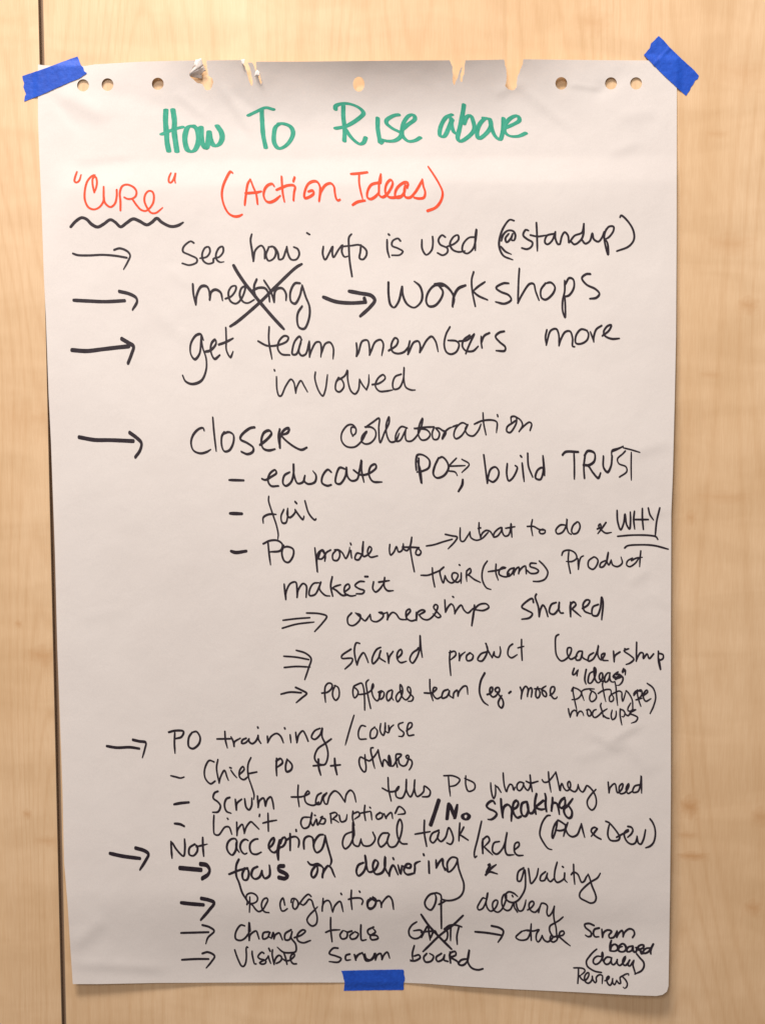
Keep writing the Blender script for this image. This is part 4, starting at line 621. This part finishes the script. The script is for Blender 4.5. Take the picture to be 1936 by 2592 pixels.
handwritten_word|B|black written "accepting"|6.5,5,40:1200 4260 1193 4247 1174 4247 1155 4264 1149 4293 1160 4318 1176 4329 1193 4307 1200 4264;6.5,5,40:1200 4264 1198 4264 1198 4293 1211 4314;6.5,5,40:1256 4255 1243 4249 1225 4260 1216 4285 1224 4311 1240 4324 1251 4318;6.5,5,40:1305 4247 1291 4249 1269 4267 1265 4296 1276 4320 1298 4325 1323 4314;6.5,5,40:1360 4294 1378 4278 1389 4253 1387 4240 1372 4253 1360 4282 1371 4307 1389 4316 1407 4300 1418 4256;6.5,5,40:1418 4256 1418 4249 1407 4293 1405 4325 1409 4353;6.5,5,40:1409 4353 1414 4293 1432 4285 1447 4260 1443 4238 1429 4245 1421 4271;6.5,5,40:1447 4255 1476 4238 1498 4236 1512 4249 1514 4271 1510 4289;6.5,5,40:1469 4220 1469 4264 1469 4305;6.5,5,40:1539 4298 1538 4260 1545 4242 1563 4233 1581 4240 1587 4264 1589 4293 1603 4316 1625 4304 1639 4274 1645 4242 1646 4229;6.5,5,40:1646 4229 1646 4229 1654 4267 1668 4318 1678 4358 1672 4380;6.5,5,40:1636 4225 1618 4227 1596 4253 1589 4278;5.5,5,30:1499 4200 1500 4208
handwritten_word|B|black written "disruptions"|5.5,4.5,50:1567 4137 1533 4140 1523 4167 1537 4193 1560 4187 1573 4153 1580 4113 1573 4153 1583 4180 1600 4147;5.5,4.5,50:1600 4147 1603 4147 1607 4177 1623 4153 1633 4133;5.5,4.5,50:1633 4133 1623 4140 1647 4147 1640 4170 1617 4170;5.5,4.5,50:1593 4127 1596 4128;5.5,4.5,50:1673 4120 1677 4167;5.5,4.5,50:1670 4120 1697 4113 1707 4123 1683 4147;5.5,4.5,50:1683 4147 1694 4150 1714 4163;5.5,4.5,50:1717 4127 1727 4160 1750 4153 1757 4123;5.5,4.5,50:1787 4107 1784 4140 1794 4177;5.5,4.5,50:1787 4120 1814 4110 1820 4127 1794 4147;5.5,4.5,50:1847 4077 1844 4113 1850 4153;5.5,4.5,50:1824 4117 1874 4107;5.5,4.5,50:1874 4107 1877 4110 1882 4150;5.5,4.5,50:1872 4087 1875 4090;5.5,4.5,50:1924 4113 1904 4130 1910 4147 1934 4137 1934 4117 1920 4117;5.5,4.5,50:1944 4120 1954 4143;5.5,4.5,50:1954 4143 1957 4133 1980 4113 1987 4143;5.5,4.5,50:2000 4117 2020 4083 2047 4103 2050 4117 2014 4123
handwritten_word|B|black written "thick slash"|11,8,30:2221 4050 2201 4113 2179 4177
handwritten_word|B|black written "No"|10,6,0:2271 4067 2267 4100 2262 4148;10,6,0:2277 4073 2301 4140;10,6,0:2301 4143 2307 4107 2314 4073;10,6,0:2361 4117 2341 4127 2344 4143 2364 4148 2374 4130 2361 4117
handwritten_word|B|black written "dual"|5.5,5,60:1784 4210 1747 4227 1734 4274 1747 4297 1770 4280 1794 4227;5.5,5,60:1794 4227 1787 4163 1786 4220 1790 4274 1814 4284 1827 4247;5.5,5,60:1827 4247 1827 4253 1840 4280 1874 4280 1899 4247 1887 4213;5.5,5,60:1964 4217 1934 4220 1914 4260 1927 4287 1954 4267 1970 4223;5.5,5,60:1970 4223 1960 4260 1974 4287 2000 4284 2027 4233 2035 4173 2024 4147 2010 4180 2014 4240 2034 4270 2060 4272
handwritten_word|B|black written "task"|5.5,5,60:2148 4153 2147 4213 2159 4284;5.5,5,60:2100 4223 2177 4210;5.5,5,60:2221 4203 2187 4220 2177 4253 2191 4267 2214 4240 2222 4213;5.5,5,60:2222 4213 2214 4240 2231 4260 2254 4240 2271 4190 2294 4247 2281 4274 2261 4267;5.5,5,60:2327 4167 2324 4213 2322 4257;5.5,5,60:2347 4187 2327 4227;5.5,5,60:2327 4227 2334 4230 2369 4253
handwritten_word|B|black written "focus"|7,5,40:1210 4350 1197 4380 1197 4434 1210 4467 1227 4520 1254 4567 1250 4580;7,5,40:1160 4426 1207 4407 1254 4394;7,5,40:1240 4394 1227 4427 1234 4454 1250 4454 1260 4427 1254 4400 1240 4400;7,5,40:1304 4387 1281 4400 1274 4434 1291 4450 1314 4440 1327 4407;7,5,40:1327 4407 1327 4420 1341 4447 1364 4434 1367 4407 1364 4380;11,8,90:1437 4384 1411 4387 1411 4404 1441 4420 1457 4434 1444 4447 1411 4442
handwritten_word|B|black written "on"|7,5.5,50:1559 4363 1570 4376 1596 4380 1625 4383 1639 4398;7,5.5,50:1599 4383 1581 4405 1576 4431 1585 4443 1599 4431 1608 4405 1607 4391;7,5.5,50:1639 4398 1636 4416 1632 4442;7,5.5,50:1632 4442 1634 4423 1647 4398 1661 4383 1676 4394 1687 4420 1696 4440;7,5.5,50:1592 4376 1610 4373 1628 4383
handwritten_word|B|black written "delivering"|7,5,50:1840 4367 1814 4380 1804 4414 1814 4434 1840 4414 1854 4374 1848 4330 1854 4380 1867 4414 1894 4407 1914 4367 1900 4354 1887 4380 1900 4424 1930 4420 1947 4394 1950 4337 1947 4387 1970 4434;7,5,50:1970 4434 1974 4407 1990 4380 2014 4427;7,5,50:1990 4344 1992 4350;7,5,50:2015 4380 2027 4424 2034 4384;7,5,50:2034 4384 2044 4387 2074 4394 2080 4377 2060 4374 2044 4407 2060 4427 2097 4420;7,5,50:2097 4420 2100 4394 2100 4374 2114 4364 2127 4360;7,5,50:2144 4324 2145 4330;7,5,50:2170 4360 2172 4420;7,5,50:2207 4354 2207 4394;7,5,50:2207 4394 2221 4367 2241 4347 2241 4374 2251 4407;5.5,5,50:2251 4394 2271 4414 2301 4387 2314 4347 2287 4340 2264 4367 2267 4414;5.5,5,50:2314 4347 2321 4394 2334 4434 2347 4474 2344 4514 2327 4540 2294 4556 2261 4559 2234 4552
handwritten_word|B|black written "ampersand sign"|7,5,50:2471 4380 2481 4374 2461 4420 2487 4394 2511 4377;7,5,50:2457 4430 2474 4414 2517 4424
handwritten_word|B|black written "quality"|5.5,4.8,60:2902 4376 2903 4414 2905 4445 2908 4476;5.5,4.8,60:2890 4428 2899 4417 2911 4417 2925 4428 2934 4450 2943 4467 2955 4462 2967 4439 2976 4426;5.5,4.8,60:2976 4426 2976 4426 2985 4450 2996 4487 3011 4523 3016 4548 3008 4566 2989 4572 2965 4562 2934 4543 2934 4521 2953 4496 2989 4465 3023 4444 3037 4421;5.5,4.8,60:2650 4393 2623 4413 2620 4460 2633 4460 2654 4403 2659 4473 2656 4500 2646 4524 2622 4557 2598 4569 2573 4563 2557 4545 2559 4527 2573 4515 2598 4521 2619 4538;5.5,4.8,60:2674 4397 2680 4440 2687 4473 2714 4440 2724 4397;5.5,4.8,60:2760 4413 2737 4433 2734 4457 2754 4457 2770 4420;5.5,4.8,60:2770 4420 2767 4440 2784 4463 2804 4447;5.5,4.8,60:2819 4365 2807 4413 2807 4453 2820 4467 2854 4447 2857 4420;5.5,4.8,60:2857 4420 2857 4453 2870 4467;5.5,4.8,60:2846 4387 2850 4390
handwritten_word|B|black written "delivery"|5.2,4.6,60:2453 4548 2445 4545 2425 4573 2416 4594 2422 4606 2441 4600 2456 4573 2466 4539 2468 4518 2462 4548 2460 4576 2468 4600 2483 4613 2501 4603 2516 4579 2518 4561 2509 4556 2495 4567 2492 4588 2501 4610 2519 4618 2537 4606 2553 4576 2562 4545 2560 4526 2549 4530 2540 4551 2540 4579 2549 4600 2568 4610 2583 4603 2596 4576 2602 4568;5.2,4.6,60:2602 4568 2602 4570 2602 4591 2618 4617;5.2,4.6,60:2592 4533 2595 4539;5.2,4.6,60:2612 4568 2616 4594 2628 4612 2643 4609 2655 4585 2661 4556;5.2,4.6,60:2669 4607 2692 4591 2702 4573 2695 4562 2680 4570 2677 4594 2689 4612 2707 4618 2722 4606 2734 4588;5.2,4.6,60:2734 4588 2733 4588 2725 4620;5.2,4.6,60:2733 4588 2740 4573 2755 4574 2769 4585 2767 4621 2775 4638 2786 4630 2798 4609 2805 4588;5.2,4.6,60:2805 4588 2805 4588 2801 4621 2804 4657 2813 4694 2816 4724
arrow|B||10,7,90:917 4570 960 4575 1032 4581;10,7,90:1019 4548 1060 4557 1085 4570 1060 4607 1017 4657
handwritten_word|B|black written "Recognition"|5.2,4.6,60:1265 4541 1265 4574 1263 4618;5.2,4.6,60:1247 4548 1250 4530 1269 4521 1291 4527 1304 4543 1301 4562 1279 4574 1257 4571;5.2,4.6,60:1257 4565 1276 4581;5.2,4.6,60:1279 4582 1294 4603 1310 4615 1329 4606 1345 4581 1356 4556 1351 4546 1335 4552 1324 4578 1329 4603 1342 4617 1362 4620;5.2,4.6,60:1442 4582 1438 4562 1433 4545 1420 4565 1419 4590 1427 4611 1439 4611 1455 4600;5.2,4.6,60:1474 4568 1477 4551 1493 4549 1508 4565 1508 4587 1493 4603 1483 4593 1483 4571 1490 4552;5.2,4.6,60:1575 4538 1562 4527 1540 4543 1521 4568 1508 4584;5.2,4.6,60:1508 4584 1518 4574 1534 4582 1549 4571 1565 4552 1578 4559 1587 4587 1600 4618 1606 4650 1600 4678 1581 4688 1562 4675 1554 4656 1568 4631 1590 4609 1608 4590;5.2,4.6,60:1636 4548 1634 4574 1631 4612;5.2,4.6,60:1631 4612 1633 4584 1647 4562 1663 4559 1675 4578 1680 4612;5.5,4.8,60:1684 4617 1694 4587 1721 4563 1737 4615;5.5,4.8,60:1726 4523 1729 4528;5.5,4.8,60:1779 4507 1777 4553 1782 4604;5.5,4.8,60:1764 4553 1787 4547 1827 4548 1837 4560 1831 4579;5.5,4.8,60:1819 4512 1822 4516;5.5,4.8,60:1887 4547 1864 4567 1864 4594 1884 4597 1901 4573 1897 4550 1874 4547;5.5,4.8,60:1874 4547 1901 4560 1921 4560;5.5,4.8,60:1897 4550 1863 4557 1860 4590 1873 4603 1897 4587 1903 4553 1887 4540;5.5,4.8,60:1887 4540 1903 4560 1923 4560 1930 4593;5.5,4.8,60:1930 4593 1933 4573 1967 4537 1983 4553 1992 4603
handwritten_word|B|black written "of"|6,5,50:2207 4520 2174 4530 2150 4567 2157 4593 2180 4607 2200 4580 2207 4543 2200 4523;6,5,50:2200 4523 2207 4520 2230 4530 2234 4553;6,5,50:2232 4560 2234 4700;6,5,50:2220 4579 2257 4560
arrow|B||6,5,90:917 4723 993 4721 1057 4719;6,5,90:1025 4683 1060 4693 1085 4713 1053 4747 1043 4777
handwritten_word|B|black written "change"|5.5,5,60:1239 4687 1220 4683 1194 4720 1194 4753 1217 4761 1240 4750 1267 4713;5.5,5,60:1267 4713 1262 4670 1260 4713 1262 4761;5.5,5,60:1262 4761 1267 4733 1297 4713 1307 4737 1312 4753;5.5,5,60:1360 4717 1334 4723 1332 4753 1354 4747 1367 4720;5.5,5,60:1367 4720 1360 4740 1374 4750;5.5,5,60:1374 4750 1384 4720 1387 4753;5.5,5,60:1387 4753 1394 4733 1414 4723 1424 4743 1430 4757;5.5,5,60:1474 4707 1444 4727 1444 4757 1464 4757 1479 4717;5.5,5,60:1479 4717 1474 4747 1497 4780 1497 4817 1474 4823 1434 4820 1404 4795;5.5,5,60:1490 4747 1527 4733 1547 4713 1534 4707 1507 4730 1507 4760 1534 4773 1572 4761
handwritten_word|B|black written "tools"|5.5,5,60:1674 4645 1674 4700 1681 4767;5.5,5,60:1649 4720 1674 4710 1721 4707;5.5,5,60:1734 4713 1721 4733 1731 4753 1754 4747 1757 4720 1737 4710;5.5,5,60:1757 4720 1781 4713;5.5,5,60:1791 4720 1771 4737 1777 4753 1801 4750 1814 4727 1797 4717;5.5,5,60:1827 4683 1826 4727 1831 4760 1854 4757;5.5,5,60:1891 4693 1861 4710 1867 4730 1907 4737 1914 4750 1881 4757 1874 4740 1901 4717 1887 4700
handwritten_word|B|black written "Gantt"|5.5,5,60:2109 4667 2085 4683 2069 4712 2075 4739 2099 4752 2125 4744 2139 4720 2128 4709 2093 4712;5.5,5,60:2133 4746 2152 4707 2165 4688 2171 4723 2177 4759;5.5,5,60:2131 4720 2168 4715 2205 4715;5.5,5,60:2180 4746 2194 4717 2202 4712 2210 4728;5.5,5,60:2250 4701 2264 4717 2261 4754 2248 4764 2232 4754;5.5,5,60:2248 4704 2274 4685 2306 4683 2336 4692;5.5,5,60:2282 4691 2280 4723 2280 4762;5.5,5,60:2322 4693 2312 4739 2314 4780
crossing_out|B|large black cross striking out a word|6.5,6,0:2131 4629 2168 4683 2221 4741 2285 4805;6.5,6,0:2343 4635 2296 4680 2221 4739 2173 4786 2141 4817
arrow|B||6,5.5,90:2404 4717 2467 4723 2534 4734;6,5.5,90:2487 4687 2527 4697 2547 4713 2540 4740 2520 4770
handwritten_word|B|black written "other"|5.2,4.6,60:2849 4642 2828 4660 2801 4676 2783 4688 2781 4712 2792 4733 2804 4745;5.2,4.6,60:2640 4715 2622 4730 2610 4744 2622 4756 2646 4760 2668 4753 2680 4730 2683 4712 2668 4709 2646 4713;5.2,4.6,60:2688 4677 2686 4712 2688 4760;5.2,4.6,60:2668 4712 2701 4713 2728 4706 2716 4724 2713 4754 2722 4769 2734 4757 2743 4736;5.2,4.6,60:2743 4736 2743 4736 2752 4757 2770 4768 2789 4757 2798 4739 2789 4736 2783 4757 2798 4769 2816 4760 2825 4739;5.2,4.6,60:2825 4739 2804 4742 2828 4739;5.2,4.6,60:2816 4724 2819 4751 2828 4736 2834 4718 2849 4713 2855 4724 2846 4735 2828 4739 2843 4754 2864 4772 2885 4788
handwritten_word|B|black written "Scrum"|6,5,60:3005 4685 2980 4675 2958 4680 2962 4695 2990 4720 2990 4738 2975 4742 2962 4734;6,5,60:3032 4698 3008 4705 3002 4725 3010 4742 3030 4742;6,5,60:3045 4705 3048 4745;6,5,60:3048 4745 3055 4720 3075 4708 3095 4715 3080 4735 3085 4748 3105 4745 3120 4718;6,5,60:3120 4718 3122 4712 3120 4745;6,5,60:3120 4745 3130 4725 3148 4710 3152 4742;6,5,60:3152 4742 3160 4720 3185 4702 3205 4710 3210 4730 3200 4746
handwritten_word|B|black written "board"|6.6,5.4,0:3093 4761 3087 4784 3085 4814;6.6,5.4,0:3087 4812 3093 4790 3111 4780 3124 4790 3126 4805 3111 4815 3089 4814;6.6,5.4,0:3133 4788 3150 4777 3163 4786 3168 4803 3159 4816 3139 4818 3128 4810 3133 4797 3148 4792;6.6,5.4,0:3200 4789 3180 4794 3170 4808 3174 4818 3189 4816 3202 4803 3202 4791;6.6,5.4,0:3202 4791 3200 4803 3207 4818 3216 4821 3222 4805;6.6,5.4,0:3218 4797 3233 4810;6.6,5.4,0:3233 4810 3228 4794 3241 4784 3255 4784 3255 4797 3237 4805;6.6,5.4,0:3237 4805 3239 4805 3246 4829 3257 4825;6.6,5.4,0:3289 4799 3270 4801 3255 4814 3255 4825 3268 4825 3285 4814 3296 4797 3305 4779;6.6,5.4,0:3305 4779 3296 4797 3291 4816 3293 4830
handwritten_word|B|black written "(daily)"|5.5,5,60:3019 4805 3000 4821 2982 4842 2967 4866 2971 4890 2989 4906 3013 4918 3043 4923;5.5,5,60:3039 4842 3021 4841 3004 4855 3002 4873 3013 4882 3030 4875 3045 4855 3051 4838 3048 4820 3045 4838 3050 4862 3056 4873;5.5,5,60:3089 4847 3072 4845 3058 4858 3056 4871 3067 4882 3080 4879 3091 4864 3094 4849;5.5,5,60:3094 4849 3092 4862 3095 4879 3104 4884 3115 4875 3123 4858;5.5,5,60:3123 4858 3122 4862 3124 4879 3135 4888 3148 4879 3161 4858 3165 4841 3154 4853 3150 4871 3157 4886 3167 4886 3176 4875 3186 4860;5.5,5,60:3186 4860 3180 4871 3178 4888 3187 4890 3198 4875 3207 4862;5.5,5,60:3207 4862 3207 4864 3202 4884 3209 4910 3215 4931;5.5,5,60:3221 4829 3239 4851 3256 4871 3258 4893 3246 4914 3226 4925 3211 4931
handwritten_word|B|black written "Reviews"|5,4.5,60:2903 4900 2932 4900 2954 4905 2960 4915 2952 4926 2934 4940;5,4.5,60:2927 4901 2926 4938 2923 4978;5,4.5,60:2932 4940 2942 4956 2957 4964 2969 4956 2979 4938 2979 4925 2973 4924 2961 4936 2957 4952 2961 4969 2975 4978 2988 4971 2997 4954 2997 4942;5,4.5,60:2997 4942 2996 4944 3000 4961 3012 4975 3018 4965 3016 4952 3023 4940 3037 4934 3048 4940 3048 4957 3046 4980;5,4.5,60:3060 4965 3074 4959 3082 4948 3080 4942 3070 4950 3070 4967 3078 4983 3087 4988 3095 4977 3100 4954;5,4.5,60:3100 4954 3099 4957 3101 4977 3109 4985 3120 4963;5,4.5,60:3120 4963 3120 4963 3132 4979 3140 4977 3138 4961 3137 4948 3151 4940 3167 4931 3181 4930 3180 4938;5,4.5,60:3149 4944 3165 4961 3174 4981 3169 4998 3159 5003 3153 4997
arrow|B||6,5,90:921 4859 993 4855 1057 4855;6,5,90:1025 4827 1053 4820 1087 4840 1070 4870 1045 4900
handwritten_word|B|black written "Visible"|5.2,4.8,60:1189 4809 1199 4840 1213 4873 1223 4890 1234 4892 1244 4875 1248 4842 1247 4801 1250 4793 1256 4797;5.2,4.8,60:1277 4815 1277 4830 1283 4859 1289 4879 1297 4880;5.2,4.8,60:1336 4826 1327 4820 1314 4830 1306 4844 1316 4854 1336 4859 1347 4867 1343 4877 1328 4881 1314 4875 1328 4865 1345 4859 1359 4840;5.2,4.8,60:1359 4840 1359 4840 1363 4857 1371 4877;5.2,4.8,60:1361 4801 1368 4815;5.2,4.8,60:1380 4809 1378 4830 1383 4859 1388 4882;5.2,4.8,60:1388 4882 1388 4875 1398 4848 1413 4836 1425 4844 1425 4859 1413 4871 1398 4877;5.2,4.8,60:1437 4824 1445 4846 1450 4867 1453 4881;5.2,4.8,60:1433 4855 1445 4863 1462 4863 1478 4853 1491 4838 1489 4828 1476 4834 1470 4851 1474 4867 1485 4879 1501 4879
handwritten_word|B|black written "Scrum"|5.5,5,60:1711 4800 1687 4800 1667 4827 1701 4840 1727 4853 1714 4870 1667 4868;5.5,5,60:1771 4830 1751 4837 1751 4860 1774 4859;5.5,5,60:1794 4833 1801 4860;5.5,5,60:1801 4860 1801 4843 1834 4823;5.5,5,60:1847 4830 1854 4853 1874 4860 1891 4840 1894 4827;5.5,5,60:1800 4854 1820 4827 1833 4824;5.5,5,60:1833 4824 1840 4834 1853 4864 1887 4854 1900 4827;5.5,5,60:1900 4827 1900 4860;5.5,5,60:1900 4860 1910 4834 1927 4827 1933 4857;5.5,5,60:1933 4857 1943 4834 1960 4820 1972 4850
handwritten_word|B|black written "board"|6,5,60:2097 4787 2087 4827 2090 4864;6,5,60:2090 4864 2074 4862 2100 4864 2127 4847 2120 4834 2097 4840;6,5,60:2160 4827 2144 4847 2154 4870 2184 4864 2194 4840 2174 4827;6,5,60:2234 4827 2207 4847 2214 4867 2240 4857 2250 4834;6,5,60:2250 4834 2247 4860 2267 4867;6,5,60:2277 4820 2280 4874;6,5,60:2280 4874 2277 4827 2304 4817 2307 4834 2284 4847 2314 4867 2320 4880;6,5,60:2367 4854 2334 4860 2320 4880 2340 4887 2364 4867 2375 4807 2367 4867 2387 4900 2420 4910 2444 4904
"""
for ln in STROKES.strip().split('\n'):
    nm, col, label, rest = ln.split('|', 3)
    st = []
    for s in rest.split(';'):
        ws, ps = s.split(':')
        q = [int(x) / 2 for x in ps.split()]
        st.append(([float(x) for x in ws.split(',')], list(zip(q[::2], q[1::2]))))
    write(nm, col, st, label)

# ------------------------------------------------------------------ blue tape
def tape(pts, hfun, label):
    o = surface([rough(pts + [pts[0]], .25)[:-1]], [], 4.0, hfun, 'tape_strip', TAPE, None, .0001)
    o['label'] = label; o['category'] = 'tape'; o['group'] = 'blue tape strips holding the sheet'
    return o
def edge_dist(u, v):
    """signed distance (px) inside the sheet, near its straight borders"""
    return min(u - 97, 1712 - u, v - (166 if u < 300 else 152), (interp([185, 880, 1010, 1160], [2491, 2487, 2487, 2496], u)) - v)
def tape_h(u, v):
    d = edge_dist(u, v)
    k = sstep(-16, 3, d)
    return .00035 + k * (height(u, v) + .0003) + .0002 * noise.noise(Vector((u / 14., v / 14., 2)))
def tape_tr(u, v):
    # pleat across the strip in the upper right corner
    d = abs((u - 1678) + (v - 138) * .95) / 1.4
    return tape_h(u, v) - .0 + .0006 * math.exp(-(d / 3.2) ** 2)
tape(tile(0, 0, 2.998, [(172, 577), (330, 524), (462, 474), (590, 428), (602, 455), (614, 492), (634, 512), (641, 540), (662, 553), (640, 570), (600, 596), (480, 645), (310, 722),
     (186, 770), (190, 735), (200, 715), (190, 690), (180, 660), (186, 632), (176, 605)]), tape_h, 'blue tape strip across the upper left corner of the sheet')
tape(tile(1385, 0, 2.998, [(843, 272), (880, 305), (918, 350), (1020, 450), (1110, 530), (1148, 575), (1140, 598), (1118, 612), (1105, 640), (1088, 660), (1080, 685), (1050, 727),
     (985, 668), (860, 550), (730, 417), (752, 392), (775, 366), (784, 330), (808, 308)]), tape_tr, 'blue tape strip slanting over the upper right corner of the sheet')
tape(tile(750, 2400, 4, [(455, 230), (620, 225), (820, 221), (1070, 217), (1086, 222), (1090, 240), (1088, 265), (1098, 300), (1094, 335), (1086, 350), (1084, 385), (1090, 410), (1080, 424),
     (820, 426), (480, 432), (485, 390), (490, 350), (478, 310), (470, 265)]), tape_h, 'blue tape strip in the middle of the bottom edge of the sheet')
